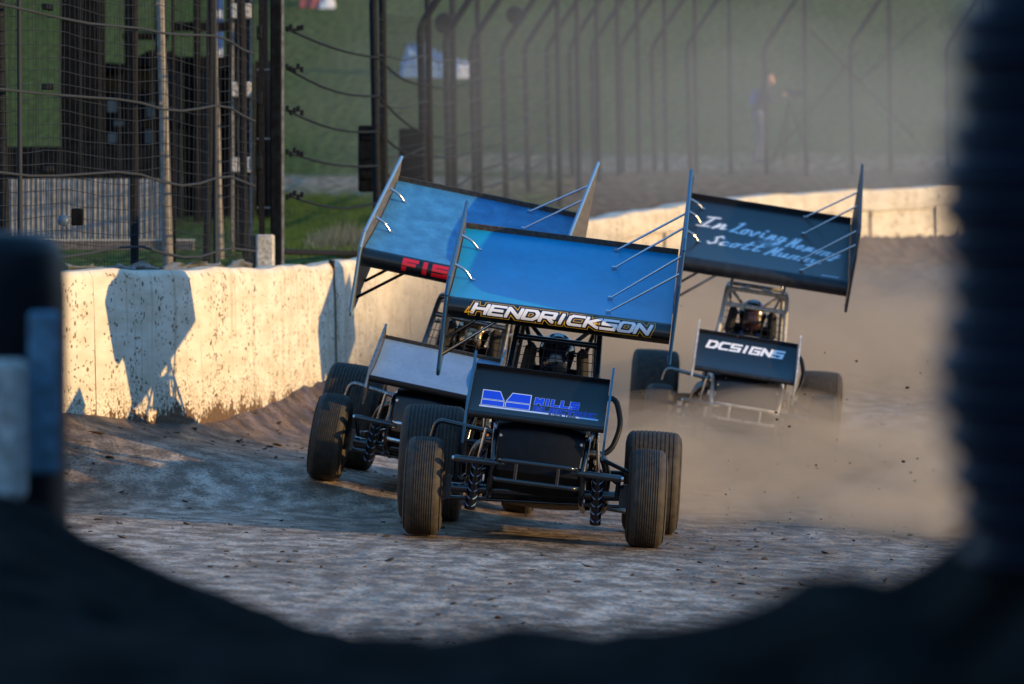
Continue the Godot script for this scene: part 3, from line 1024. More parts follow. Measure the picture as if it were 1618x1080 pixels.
	mb.tube(arc_pts([Vector3(-0.34, 0.68, -0.45), Vector3(-0.74, 0.72, -0.50), Vector3(-0.76, 0.60, -0.52)], 0.1), 0.017, 8)
	part("nerf_bar", mb, cfg.nerf, car, B)
	mb = MB.new()
	mb.tube(arc_pts([Vector3(-0.36, 0.26, -0.9), Vector3(-0.70, 0.28, -0.95), Vector3(-0.72, 0.30, -1.7), Vector3(-0.38, 0.28, -1.78)], 0.1), 0.017, 8)
	part("nerf_bar", mb, cfg.nerf, car, B)
	mb = MB.new()
	mb.tube(arc_pts([Vector3(0.36, 0.26, -0.8), Vector3(0.66, 0.24, -0.85), Vector3(0.70, 0.36, -1.2), Vector3(0.68, 0.36, -1.6), Vector3(0.38, 0.28, -1.75)], 0.1), 0.017, 8)
	part("nerf_bar", mb, cfg.nerf, car, B)
	# oil line looping out past the front wing on the left of the car
	mb = MB.new()
	mb.tube(arc_pts([Vector3(0.36, 0.60, -0.30), Vector3(0.47, 0.66, -0.34), Vector3(0.52, 0.84, -0.40), Vector3(0.46, 1.02, -0.5), Vector3(0.36, 1.0, -0.62)], 0.12), 0.02, 8)
	part("hose", mb, M.black, car, B)
	# seat and head restraint
	mb = MB.new()
	mb.cbox(Vector3(0, 0.72, -1.86), Vector3(0.44, 0.90, 0.07), 0.03, Basis(Vector3.RIGHT, 0.12))
	mb.cbox(Vector3(0, 0.36, -1.64), Vector3(0.42, 0.08, 0.46), 0.03)
	part("seat", mb, M.pad, car, B)
	for s in [-1, 1]:
		mb = MB.new()
		mb.cbox(Vector3(s * 0.195, 1.19, -1.66), Vector3(0.085, 0.27, 0.30), 0.035, Basis(Vector3(0, 0, 1), s * 0.12))
		part("head_restraint", mb, M.pad, car, B)
	mb = MB.new()
	var ring := []
	for k in 17:
		var a := TAU * k / 16
		ring.append(Vector3(cos(a) * 0.17, 0.93 + sin(a) * 0.16, -1.22 - sin(a) * 0.06))
	mb.tube(ring, 0.014, 8)
	mb.tube([Vector3(0, 0.93, -1.22), Vector3(0, 0.80, -0.85)], 0.016, 8)
	mb.tube([Vector3(-0.16, 0.93, -1.22), Vector3(0.16, 0.93, -1.22)], 0.012, 6)
	part("steering_wheel", mb, M.black, car, B)
	# front wing
	var fw := Transform3D(Basis(Vector3.RIGHT, deg_to_rad(31.0)), Vector3(cfg.get("front_x", -0.05), 0.83, 0.36))
	var F := B * fw
	mb = MB.new()
	g = []
	for k in 11:
		var t := k / 10.0
		var row := []
		for j in 2:
			row.append(Vector3(-0.455 + 0.91 * j, -0.05 * sin(PI * t) * 0.8, -0.55 * (1.0 - t)))
		g.append(row)
	mb.grid(g, true, false)
	var fwing := part("front_wing", mb, cfg.front_print, car, F)
	mb = MB.new()
	g = []
	for k in 11:
		var t := k / 10.0
		g.append([Vector3(-0.455, -0.012 - 0.05 * sin(PI * t) * 0.8, -0.55 * (1.0 - t)), Vector3(0.455, -0.012 - 0.05 * sin(PI * t) * 0.8, -0.55 * (1.0 - t))])
	mb.grid(g, true, true)
	part("underside", mb, cfg.front_under, fwing)
	mb = MB.new()
	mb.tube([Vector3(-0.455, -0.022, 0.0), Vector3(0.455, -0.022, 0.0)], 0.026, 10)
	part("leading_edge", mb, cfg.front_edge, fwing)
	mb = MB.new()
	mb.box(Vector3(0, 0.012, -0.556), Vector3(0.91, 0.035, 0.006))
	part("trailing_lip", mb, cfg.front_lip, fwing)
	for s in [-1, 1]:
		mb = MB.new()
		var up := 0.10
		mb.plate([Vector2(-0.62, -0.10), Vector2(0.02, -0.16), Vector2(0.10, -0.20), Vector2(0.08, -0.06), Vector2(-0.02, 0.06), Vector2(-0.60, up)], Basis(Vector3(0, 0, 1), Vector3(0, 1, 0), Vector3(-1, 0, 0)), Vector3(s * 0.468, 0, 0), 0.016)
		part("end_plate", mb, cfg.front_plate, fwing)
	for s in [-1, 1]:
		mb = MB.new()
		mb.tube([Vector3(s * 0.27, 0.72, 0.16), Vector3(s * 0.27, 0.93, 0.02)], 0.013, 6)
		part("wing_mount", mb, M.chrome, fwing, F.affine_inverse() * B)
	# top wing: nose, dished panel, trailing lip, side boards and their braces
	var tw := Transform3D(Basis(Vector3.RIGHT, deg_to_rad(cfg.wing_angle)), Vector3(cfg.get("wing_x", 0.0), cfg.wing_y, -0.82))
	var W := B * tw
	mb = MB.new()
	g = []
	for k in 15:
		var t := k / 14.0
		var y := 0.055 - 0.045 * sin(PI * t)
		g.append([Vector3(-0.775, y, -1.45 + 1.40 * t), Vector3(0.775, y, -1.45 + 1.40 * t)])
	mb.grid(g, true, false)
	var wing := part("top_wing", mb, cfg.wing, car, W)
	mb = MB.new()
	g = []
	for k in 15:
		var t := k / 14.0
		var y := 0.035 - 0.045 * sin(PI * t)
		g.append([Vector3(-0.775, y, -1.45 + 1.40 * t), Vector3(0.775, y, -1.45 + 1.40 * t)])
	mb.grid(g, true, true)
	part("underside", mb, cfg.wing_under, wing)
	mb = MB.new()
	g = []
	for k in 13:
		var a := deg_to_rad(100.0 - k * 13.5)
		var row := []
		for j in 13:
			row.append(Vector3(-0.775 + 1.55 * j / 12.0, -0.018 + 0.074 * sin(a), -0.05 + 0.07 * cos(a)))
		g.append(row)
	mb.grid(g, true, false)
	part("wing_nose", mb, cfg.nose, wing)
	mb = MB.new()
	mb.box(Vector3(0, 0.072, -1.455), Vector3(1.55, 0.05, 0.008))
	part("trailing_lip", mb, cfg.lip, wing)
	var right_hi: float = cfg.get("right_hi", 0.53)
	for s in [-1, 1]:
		var poly := [Vector2(-1.56, -0.16), Vector2(-0.1, -0.20), Vector2(0.10, -0.18), Vector2(0.10, 0.40), Vector2(0.03, right_hi * 0.95), Vector2(-0.12, right_hi), Vector2(-1.58, right_hi)]
		if s < 0:
			poly = [Vector2(-1.56, -0.30), Vector2(-0.30, -0.44), Vector2(0.03, -0.50), Vector2(0.08, -0.44), Vector2(0.06, 0.10), Vector2(-0.05, 0.19), Vector2(-1.58, 0.21)]
		mb = MB.new()
		mb.plate(poly, Basis(Vector3(0, 0, 1), Vector3(0, 1, 0), Vector3(-1, 0, 0)), Vector3(s * 0.792, 0, 0), 0.014)
		var sb := part("side_board", mb, cfg.board, wing)
		# folded flange round the board's rim
		mb = MB.new()
		var loop := []
		for p in poly:
			loop.append(Vector3(s * 0.792, p.y, p.x))
		for k in range(2, poly.size()):
			mb.tube([loop[k - 1], loop[k]], 0.014, 6)
		part("flange", mb, cfg.flange, sb)
	for q in cfg.braces:
		mb = MB.new()
		var y0: float = 0.055 - 0.045 * sin(PI * clampf((q[0] + 1.45) / 1.4, 0, 1))
		mb.tube([Vector3(0.785, 0.40, q[0]), Vector3(0.33, y0 + 0.01, q[0])], 0.0085, 6)
		mb.box(Vector3(0.33, y0 + 0.012, q[0]), Vector3(0.035, 0.018, 0.025))
		part("brace", mb, cfg.brace, wing)
	for q in cfg.left_braces:
		mb = MB.new()
		var y0: float = 0.055 - 0.045 * sin(PI * clampf((q + 1.45) / 1.4, 0, 1))
		mb.tube(arc_pts([Vector3(-0.785, 0.12, q), Vector3(-0.71, 0.09, q), Vector3(-0.655, y0 + 0.005, q), Vector3(-0.63, y0 + 0.004, q)], 0.03), 0.011, 6)
		part("short_brace", mb, M.chrome, wing)
	for z in [-0.10, -0.42]:
		mb = MB.new()
		mb.tube([Vector3(-0.782, -0.40, z), Vector3(-0.33, -0.03, z - 0.04)], 0.012, 6)
		part("lower_brace", mb, cfg.lower_brace, wing)
	var lift: float = cfg.wing_y - 1.50
	for q in [[-0.25, 1.50, -1.40, 1.70, -1.46], [0.25, 1.50, -1.40, 1.70, -1.46], [-0.24, 1.52, -1.86, 1.86, -1.95], [0.24, 1.52, -1.86, 1.86, -1.95]]:
		mb = MB.new()
		mb.tube([Vector3(q[0], q[1], q[2]), Vector3(q[0], q[3] + lift, q[4])], 0.016, 8)
		part("wing_post", mb, M.chrome, wing, W.affine_inverse() * B)
	make_driver(cfg, cfg.xf * B * Transform3D(Basis.IDENTITY, Vector3(0, 0.04, 0)))

# ---------------------------------------------------------------- people
func capsule(p: Vector3, a: Vector3, b: Vector3, r1: float, r2: float) -> float:
	var ab := b - a
	var t := clampf((p - a).dot(ab) / maxf(ab.length_squared(), 0.000001), 0.0, 1.0)
	return (p - a - ab * t).length() - lerpf(r1, r2, t)

func body_mesh(bones: Array, cell: float, blend: float) -> ArrayMesh:
	# a smooth union of tapered bones, meshed as surface nets
	var lo := Vector3.ONE * 1e9
	var hi := -lo
	for b in bones:
		for k in 2:
			lo = lo.min(b[k] - Vector3.ONE * (b[2 + k] + cell * 2.5))
			hi = hi.max(b[k] + Vector3.ONE * (b[2 + k] + cell * 2.5))
	var nx := int((hi.x - lo.x) / cell) + 2
	var ny := int((hi.y - lo.y) / cell) + 2
	var nz := int((hi.z - lo.z) / cell) + 2
	var f := PackedFloat32Array()
	f.resize(nx * ny * nz)
	f.fill(1.0)
	for b in bones:
		var m: float = maxf(b[2], b[3]) + cell * 3.0 + blend
		var l: Vector3 = (b[0].min(b[1]) - Vector3.ONE * m - lo) / cell
		var h: Vector3 = (b[0].max(b[1]) + Vector3.ONE * m - lo) / cell
		for k in range(maxi(0, int(l.z)), mini(nz, int(h.z) + 1)):
			for j in range(maxi(0, int(l.y)), mini(ny, int(h.y) + 1)):
				for i in range(maxi(0, int(l.x)), mini(nx, int(h.x) + 1)):
					var at := (k * ny + j) * nx + i
					var d := capsule(lo + Vector3(i, j, k) * cell, b[0], b[1], b[2], b[3])
					var o := f[at]
					var w := clampf(0.5 + 0.5 * (o - d) / blend, 0.0, 1.0)
					f[at] = lerpf(o, d, w) - blend * w * (1.0 - w)
	var id := {}
	var P := PackedVector3Array()
	var N := PackedVector3Array()
	for k in nz - 1:
		for j in ny - 1:
			for i in nx - 1:
				var base := (k * ny + j) * nx + i
				var val := [f[base], f[base + 1], f[base + nx], f[base + nx + 1], f[base + nx * ny], f[base + nx * ny + 1], f[base + nx * ny + nx], f[base + nx * ny + nx + 1]]
				var neg := 0
				for q in val:
					if q < 0.0:
						neg += 1
				if neg == 0 or neg == 8:
					continue
				var sum := Vector3.ZERO
				var cnt := 0
				for e in [[0, 1], [2, 3], [4, 5], [6, 7], [0, 2], [1, 3], [4, 6], [5, 7], [0, 4], [1, 5], [2, 6], [3, 7]]:
					var a: float = val[e[0]]
					var b: float = val[e[1]]
					if (a < 0.0) != (b < 0.0):
						var t := a / (a - b)
						var pa := Vector3(e[0] & 1, (e[0] >> 1) & 1, (e[0] >> 2) & 1)
						var pb := Vector3(e[1] & 1, (e[1] >> 1) & 1, (e[1] >> 2) & 1)
						sum += pa.lerp(pb, t)
						cnt += 1
				id[base] = P.size()
				P.append(lo + (Vector3(i, j, k) + sum / cnt) * cell)
				N.append(Vector3(val[1] + val[3] + val[5] + val[7] - val[0] - val[2] - val[4] - val[6], val[2] + val[3] + val[6] + val[7] - val[0] - val[1] - val[4] - val[5], val[4] + val[5] + val[6] + val[7] - val[0] - val[1] - val[2] - val[3]).normalized())
	var I := PackedInt32Array()
	var sx := 1
	var sy := nx
	var sz := nx * ny
	for k in range(1, nz - 1):
		for j in range(1, ny - 1):
			for i in range(1, nx - 1):
				var at := (k * ny + j) * nx + i
				for ax in [[sx, sy, sz], [sy, sz, sx], [sz, sx, sy]]:
					var a := f[at]
					var b := f[at + ax[0]]
					if (a < 0.0) == (b < 0.0):
						continue
					var q := [at, at - ax[1], at - ax[1] - ax[2], at - ax[2]]
					if not (id.has(q[0]) and id.has(q[1]) and id.has(q[2]) and id.has(q[3])):
						continue
					var v0: int = id[q[0]]
					var v1: int = id[q[1]]
					var v2: int = id[q[2]]
					var v3: int = id[q[3]]
					if a < 0.0:
						I.append_array([v0, v2, v1, v0, v3, v2])
					else:
						I.append_array([v0, v1, v2, v0, v2, v3])
	var arr := []
	arr.resize(Mesh.ARRAY_MAX)
	arr[Mesh.ARRAY_VERTEX] = P
	arr[Mesh.ARRAY_NORMAL] = N
	arr[Mesh.ARRAY_INDEX] = I
	var m := ArrayMesh.new()
	m.add_surface_from_arrays(Mesh.PRIMITIVE_TRIANGLES, arr)
	return m

func hand_bones(wrist: Vector3, dir: Vector3, palm_n: Vector3, thumb_side: Vector3, curl: float) -> Array:
	var out := []
	var palm := wrist + dir * 0.085
	out.append([wrist, palm, 0.027, 0.034])
	for k in 4:
		var off: Vector3 = thumb_side * (0.030 - 0.020 * k)
		var len: float = [0.075, 0.085, 0.078, 0.06][k]
		var a: Vector3 = palm + off
		var b: Vector3 = a + (dir * cos(curl * 0.6) + palm_n * sin(curl * 0.6)) * len * 0.5
		var c: Vector3 = b + (dir * cos(curl * 1.5) + palm_n * sin(curl * 1.5)) * len * 0.5
		out.append([a, b, 0.0095, 0.009])
		out.append([b, c, 0.009, 0.008])
	var t0 := wrist + dir * 0.03 + thumb_side * 0.03
	var t1 := t0 + (dir * 0.6 + thumb_side * 0.6 + palm_n * 0.4).normalized() * 0.045
	out.append([t0, t1, 0.012, 0.010])
	out.append([t1, t1 + (dir + palm_n * 0.8).normalized() * 0.035, 0.010, 0.009])
	return out

var driver_body: ArrayMesh
var driver_hands: ArrayMesh
var helmet_mesh: ArrayMesh

func make_driver(cfg: Dictionary, xf: Transform3D) -> void:
	if driver_body == null:
		var b := []
		b.append([Vector3(0, 0.46, -1.66), Vector3(0, 0.72, -1.72), 0.155, 0.15])
		b.append([Vector3(0, 0.72, -1.72), Vector3(0, 0.95, -1.72), 0.15, 0.13])
		b.append([Vector3(-0.15, 0.97, -1.71), Vector3(0.15, 0.97, -1.71), 0.075, 0.075])
		b.append([Vector3(0, 0.97, -1.71), Vector3(0, 1.12, -1.68), 0.06, 0.06])
		for s in [-1, 1]:
			b.append([Vector3(s * 0.17, 0.96, -1.70), Vector3(s * 0.25, 0.76, -1.52), 0.066, 0.05])
			b.append([Vector3(s * 0.25, 0.76, -1.52), Vector3(s * 0.18, 0.90, -1.30), 0.048, 0.036])
			b.append([Vector3(s * 0.10, 0.46, -1.62), Vector3(s * 0.15, 0.58, -1.16), 0.088, 0.065])
			b.append([Vector3(s * 0.15, 0.58, -1.16), Vector3(s * 0.13, 0.36, -0.84), 0.06, 0.045])
			b.append([Vector3(s * 0.13, 0.36, -0.84), Vector3(s * 0.13, 0.46, -0.76), 0.045, 0.035])
		driver_body = body_mesh(b, 0.02, 0.03)
		var hb := []
		for s in [-1, 1]:
			hb.append_array(hand_bones(Vector3(s * 0.18, 0.90, -1.31), Vector3(-s * 0.1, 0.45, 0.85).normalized(), Vector3(-s * 0.9, 0.2, -0.2).normalized(), Vector3(-s * 0.3, 0.8, -0.4).normalized(), 1.1))
		driver_hands = body_mesh(hb, 0.006, 0.008)
		# full-face helmet with a chin bar
		var h := []
		h.append([Vector3(0, 1.245, -1.69), Vector3(0, 1.235, -1.655), 0.130, 0.128])
		h.append([Vector3(0, 1.17, -1.66), Vector3(0, 1.16, -1.615), 0.098, 0.092])
		h.append([Vector3(-0.055, 1.145, -1.595), Vector3(0.055, 1.145, -1.595), 0.05, 0.05])
		helmet_mesh = body_mesh(h, 0.012, 0.05)
	var who := thing("person", cfg.driver, "person", xf, "drivers in the cars")
	part("race_suit", driver_body, M.suit, who)
	part("gloves", driver_hands, M.pad, who)
	part("helmet", helmet_mesh, cfg.helmet, who)
	# wrap-round visor with its pivots
	var mb := MB.new()
	var g := []
	for i in 7:
		var row := []
		var a := lerpf(-0.16, 0.42, i / 6.0)
		for j in 15:
			var o := lerpf(-1.15, 1.15, j / 14.0)
			row.append(Vector3(0, 1.222, -1.672) + Vector3(sin(o) * cos(a) * 0.139, sin(a) * 0.139 + 0.0, cos(o) * cos(a) * 0.147))
		g.append(row)
	mb.grid(g, true, true)
	var vz := part("visor", mb, M.visor, who)
	for s in [-1, 1]:
		mb = MB.new()
		mb.tube([Vector3(s * 0.126, 1.235, -1.64), Vector3(s * 0.140, 1.235, -1.64)], 0.018, 10)
		part("visor_pivot", mb, M.chrome, vz)
	for s in [-1, 1]:
		mb = MB.new()
		mb.tube([Vector3(s * 0.08, 1.06, -1.66), Vector3(s * 0.09, 0.95, -1.595), Vector3(s * 0.05, 0.72, -1.555), Vector3(s * 0.02, 0.55, -1.50)], 0.02, 6)
		part("harness_strap", mb, M.banner, who)

# ---------------------------------------------------------------- wall, fences and what stands behind
func wall_pt(d: float, back: float, y: float) -> Vector3:
	var sl := curve(WALL_X, d + 0.4) - curve(WALL_X, d - 0.4)
	var nrm := Vector3(-1.0, 0, -sl / 0.8).normalized()
	return Vector3(curve(WALL_X, d), y, -d) + nrm * back

func build_wall() -> void:
	var w := thing("concrete_wall", "long curved cream concrete wall splashed with mud along the track's outer edge", "wall")
	var cuts := [20.0, 24.2, 28.6, 33.0, 36.9, 40.95, 45.5, 50.0, 54.5, 58.5, 62.0, 65.0, 67.4, 69.5, 71.3, 72.8, 74.0, 74.9, 75.6, 76.2, 76.7, 77.1]
	var along := 0.0
	for k in cuts.size() - 1:
		var a: float = cuts[k] + 0.003
		var b: float = cuts[k + 1] - 0.003
		if k == 5:
			a += 0.10
		var mb := MB.new()
		var far: bool = a > 52.0
		var prof := []   # [back, below the top]; from the foot of the face over the top to the back
		if far:
			prof = [[-0.02, 1.75], [0.02, 0.37], [0.02, 0.37], [-0.035, 0.34], [-0.035, 0.34], [-0.03, 0.05], [0.0, 0.0], [0.0, 0.0], [0.32, 0.0], [0.35, 0.05], [0.35, 1.7]]
		else:
			prof = [[-0.03, 1.75], [-0.005, 0.75], [0.0, 0.35], [0.015, 0.06], [0.05, 0.005], [0.09, 0.0], [0.22, 0.0], [0.26, 0.02], [0.28, 0.07], [0.30, 1.7]]
		var seg := 8
		var g := []
		var uu := []
		var last := Vector3.ZERO
		for i in seg + 1:
			var d := lerpf(a, b, float(i) / seg)
			var top := curve(WALL_TOP, d) + 0.012 * sin(d * 2.3) + 0.01 * sin(d * 5.1 + 1.0)
			var row := []
			for p in prof:
				row.append(wall_pt(d, p[0] + 0.008 * n_mid.get_noise_2d(d * 20.0, p[1] * 20.0), top - p[1]))
			g.append(row)
			if i > 0:
				along += (g[i][0] - last).length()
			last = g[i][0]
			uu.append(along)
		var first := mb.t.size()
		mb.grid(g, true, false)
		# lay the print along the wall in metres
		var at := first
		for i in seg:
			for j in prof.size() - 1:
				for q in [[0, 0], [1, 1], [1, 0], [0, 0], [0, 1], [1, 1]]:
					var pr: Array = prof[j + q[1]]
					mb.t[at] = Vector2(uu[i + q[0]] / 12.0, clampf(pr[1] / 1.38, 0.0, 1.3) if pr[0] < 0.2 else 0.02)
					at += 1
		# the two ends of the panel
		for e in [0, seg]:
			var row: Array = g[e]
			for j in range(1, row.size() - 1):
				if e == 0:
					mb.tri(row[0], row[j], row[j + 1])
				else:
					mb.tri(row[0], row[j + 1], row[j])
		part("wall_panel", mb, M.wall0 if k % 2 == 0 else M.wall1, w)
	var mb2 := MB.new()
	var dj := 40.98
	var tp := curve(WALL_TOP, dj)
	mb2.tube([wall_pt(dj, 0.03, tp - 1.5), wall_pt(dj, 0.03, tp + 0.03)], 0.035, 6)
	part("joint_post", mb2, M.rust, w)

func build_fence() -> void:
	# woven wire catch fence bolted to the back of the wall, from the left of the view to the gate
	var f := thing("catch_fence", "tall dark wire catch fence with sagging cables above the near wall", "fence")
	var ds := [26.5, 29.2, 32.2, 34.6, 36.6, 38.4]
	var height := 3.2
	for k in ds.size():
		var d: float = ds[k]
		var mb := MB.new()
		var a := wall_pt(d, 0.36, curve(WALL_TOP, d) - 0.6)
		var lean := Vector3(0.05 * sin(k * 2.1), 0, 0.05)
		mb.tube([a, a + Vector3(0, height * 0.5, 0) + lean, a + Vector3(0, height, 0) + lean * 1.5], 0.034 if k != 2 else 0.045, 8)
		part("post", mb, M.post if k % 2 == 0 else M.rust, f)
		if k == 2 or k == 4:
			mb = MB.new()
			mb.tube([a + Vector3(0.10, 0, 0.02), a + Vector3(0.09, height, 0.0)], 0.018, 8)
			part("post", mb, M.wire, f)
	# horizontal wires, one every 0.11 m; cables every 0.62 m
	var lines := MB.new()
	for r in 29:
		var y := 0.02 + r * 0.105
		var pts := []
		for i in 40:
			var d := lerpf(25.5, 38.4, i / 39.0)
			var t := fposmod(d, 2.2) / 2.2
			pts.append(wall_pt(d, 0.30 + 0.05 * n_mid.get_noise_2d(d * 9.0, r * 7.0), curve(WALL_TOP, d) + y - 0.05 * sin(PI * t) + 0.02 * n_mid.get_noise_2d(d * 12.0, r * 13.0)))
		lines.tube(pts, 0.0034, 3, -1.0, false)
	var o := part("mesh_wire", lines, M.wire, f)
	o.set_meta("kind", "stuff")
	lines = MB.new()
	for i in 230:
		var d := 25.5 + i * 0.0562
		if d > 38.4:
			break
		var b := 0.30 + 0.05 * n_mid.get_noise_2d(d * 9.0, 3.0)
		var y0 := curve(WALL_TOP, d)
		lines.tube([wall_pt(d, b, y0), wall_pt(d, b + 0.03 * sin(i * 0.9), y0 + 1.5), wall_pt(d, b, y0 + 3.1)], 0.0022, 3, -1.0, false)
	o = part("mesh_wire", lines, M.wire, f)
	o.set_meta("kind", "stuff")
	for r in 5:
		var mb := MB.new()
		var pts := []
		for i in 25:
			var d := lerpf(25.5, 38.2, i / 24.0)
			var t := fposmod(d - 26.5, 2.6) / 2.6
			pts.append(wall_pt(d, 0.26, curve(WALL_TOP, d) + 0.18 + r * 0.62 - 0.06 * sin(PI * t) + 0.03 * sin(d * 1.7 + r)))
		mb.tube(pts, 0.011, 6)
		part("cable", mb, M.wire, f)
		for q in 3:
			var d := 32.6 + q * 0.05
			mb = MB.new()
			mb.cbox(wall_pt(d, 0.23, curve(WALL_TOP, d) + 0.18 + r * 0.62 + 0.03 * sin(d * 1.7 + r)), Vector3(0.05, 0.05, 0.03), 0.008)
			part("cable_clamp", mb, M.post, f)
	# crumpled plastic sheet caught along the foot of the fence
	var sheet := MB.new()
	var g := []
	for i in 60:
		var d := lerpf(33.0, 38.0, i / 59.0)
		var row := []
		for j in 7:
			row.append(wall_pt(d, 0.24 + 0.10 * n_fine.get_noise_2d(d * 40.0, j * 20.0), curve(WALL_TOP, d) - 0.05 + j * 0.016 * (1.0 + 0.8 * n_mid.get_noise_2d(d * 20.0, 4.0))))
		g.append(row)
	sheet.grid(g, true, false)
	solo("plastic_sheet", sheet, tri_mat(0.16, 0.17, 0.18, 0.4, M.dust_tex, 3.0), "crumpled grey plastic sheeting caught along the foot of the wire fence", "sheet")

	# gate at the end of the wire fence
	var gate := thing("gate_post", "thick dark steel gate post with a ladder-like slotted column beside it", "post")
	var p := wall_pt(39.9, 0.45, 0.0)
	var mb := MB.new()
	mb.cbox(Vector3(p.x + 0.07, 3.5, p.z), Vector3(0.105, 0.14, 3.6), 0.012, Basis(Vector3.RIGHT, Vector3.FORWARD, Vector3.UP))
	part("post", mb, M.dark_board, gate)
	mb = MB.new()
	mb.box(Vector3(p.x + 0.138, 3.5, p.z + 0.05), Vector3(0.022, 3.6, 0.03))
	part("edge_angle", mb, M.pole, gate)
	mb = MB.new()
	mb.box(Vector3(p.x - 0.065, 3.6, p.z + 0.02), Vector3(0.055, 3.0, 0.06))
	part("chain_guide", mb, M.rust, gate)
	for k in 3:
		mb = MB.new()
		mb.box(Vector3(p.x - 0.04, 2.42 + k * 0.66, p.z + 0.03), Vector3(0.14, 0.018, 0.03))
		part("rung", mb, M.pole, gate)
		mb = MB.new()
		mb.cbox(Vector3(p.x - 0.085, 2.85 + k * 0.62, p.z + 0.07), Vector3(0.05, 0.13, 0.05), 0.008)
		part("latch", mb, M.post, gate)
	var col := thing("slotted_column", "dark slotted column banded with pale grey concrete spacers behind the fence end", "column")
	var cx := p.x - 0.26
	for s in [-1, 1]:
		mb = MB.new()
		mb.box(Vector3(cx + s * 0.085, 3.6, p.z - 0.05), Vector3(0.024, 3.2, 0.05))
		part("upright", mb, M.pole, col)
	mb = MB.new()
	mb.box(Vector3(cx, 3.6, p.z - 0.09), Vector3(0.145, 3.2, 0.03))
	part("back_board", mb, M.timber, col)
	for y in [2.83, 3.55, 4.3]:
		mb = MB.new()
		mb.cbox(Vector3(cx, y, p.z - 0.02), Vector3(0.19, 0.145, 0.16), 0.01)
		part("spacer", mb, M.block, col)
	for k in 12:
		mb = MB.new()
		mb.box(Vector3(cx, 2.2 + k * 0.17, p.z - 0.068), Vector3(0.14, 0.012, 0.012))
		part("rung", mb, M.wire, col)
	mb = MB.new()
	var bp := wall_pt(38.6, 0.25, 0.0)
	mb.cbox(Vector3(bp.x + 0.01, 1.98, bp.z), Vector3(0.165, 0.34, 0.2), 0.015)
	solo("concrete_block", mb, M.block, "white concrete block standing on the wall at the end of the fence", "block")
	mb = MB.new()
	mb.cbox(Vector3(bp.x - 0.10, 1.98, bp.z - 0.06), Vector3(0.06, 0.34, 0.08), 0.01)
	solo("timber_stub", mb, M.lip, "short brown timber stub beside the white concrete block", "timber")
	var rail := MB.new()
	var a := wall_pt(40.1, 0.38, 0.0)
	var b := wall_pt(45.5, 0.45, 0.0)
	rail.cbox(Vector3((a.x + b.x) * 0.5, 2.0, (a.z + b.z) * 0.5), Vector3(0.10, 0.055, a.distance_to(b)), 0.012, Basis.looking_at((b - a).normalized()))
	solo("gate_rail", rail, M.rust, "low rusty brown steel rail running on from the gate post", "rail")
	# gate cables: five, clamped to the gate post, slung on to the first fence posts
	var gc := thing("cable_run", "five dark steel cables slung from the gate post to the far fence", "cables")
	var knots := [Vector3(p.x + 0.18, 0, p.z), Vector3(-1.44, 0, -45.0), Vector3(-1.04, 0, -50.0), Vector3(-0.5, 0, -58.0), Vector3(0.63, 0, -68.0)]
	var ys := [[4.13, 4.11, 4.05, 4.5, 5.1], [3.75, 3.70, 3.45, 3.8, 4.6], [3.35, 3.32, 3.2, 3.5, 4.3], [2.95, 2.95, 2.75, 3.2, 4.0], [2.54, 2.55, 2.5, 2.95, 3.7]]
	for r in 5:
		var pts := []
		for k in 4:
			for i in 7:
				var t := i / 6.0
				if k > 0 and i == 0:
					continue
				var q: Vector3 = knots[k].lerp(knots[k + 1], t)
				q.y = lerpf(ys[r][k], ys[r][k + 1], t) - 0.09 * sin(PI * t) * (0.5 + 0.5 * absf(sin(r * 2.0 + k)))
				pts.append(q)
		mb = MB.new()
		mb.tube(pts, 0.013, 6)
		part("cable", mb, M.post, gc)
		mb = MB.new()
		for i in 5:
			mb.cbox(Vector3(p.x + 0.17 + 0.035 * i + 0.01, ys[r][0] + 0.022 * sin(i * 2.2 + r), p.z + 0.02), Vector3(0.036, 0.055, 0.05), 0.01)
		part("cable_clamp", mb, M.post, gc)
	# far fence: kinked posts leaning over the track, each with a straight back post and brace
	var ff := thing("far_fence", "far catch fence of kinked steel posts round the turn", "fence")
	var list := [[-1.44, 45.0, 2.0, 4.8], [-1.04, 50.0, 2.25, 4.75], [-0.8, 54.0, 2.4, 4.85], [-0.5, 58.0, 2.6, 5.0], [-0.08, 62.0, 2.85, 5.14], [0.26, 65.0, 3.05, 5.31], [0.63, 68.0, 3.25, 5.47], [1.03, 70.5, 3.4, 5.6], [1.45, 73.0, 3.5, 5.74], [2.02, 75.5, 3.58, 5.87], [2.66, 77.5, 3.62, 5.98], [3.38, 79.0, 3.66, 6.10], [4.96, 81.0, 3.72, 6.17], [6.75, 82.5, 3.75, 6.30], [8.82, 84.0, 3.8, 6.33]]
	var prev := []
	for q in list:
		var foot := Vector3(q[0], q[2] - 0.3, -q[1])
		var kink := Vector3(q[0] - 0.06, q[3], -q[1])
		var tip := kink + Vector3(0.75, 1.15, 0.2)
		mb = MB.new()
		mb.tube(arc_pts([foot, kink, tip], 0.12), 0.045, 8)
		part("kinked_post", mb, M.post, ff)
		var off := Vector3(0.80, 0, -0.5)
		if q[1] < 60.0:
			off = Vector3(0.06, 0, -0.5)
		mb = MB.new()
		mb.tube([foot + off, Vector3(foot.x + off.x - 0.05, q[3] + 1.3, foot.z + off.z)], 0.042, 8)
		part("back_post", mb, M.post, ff)
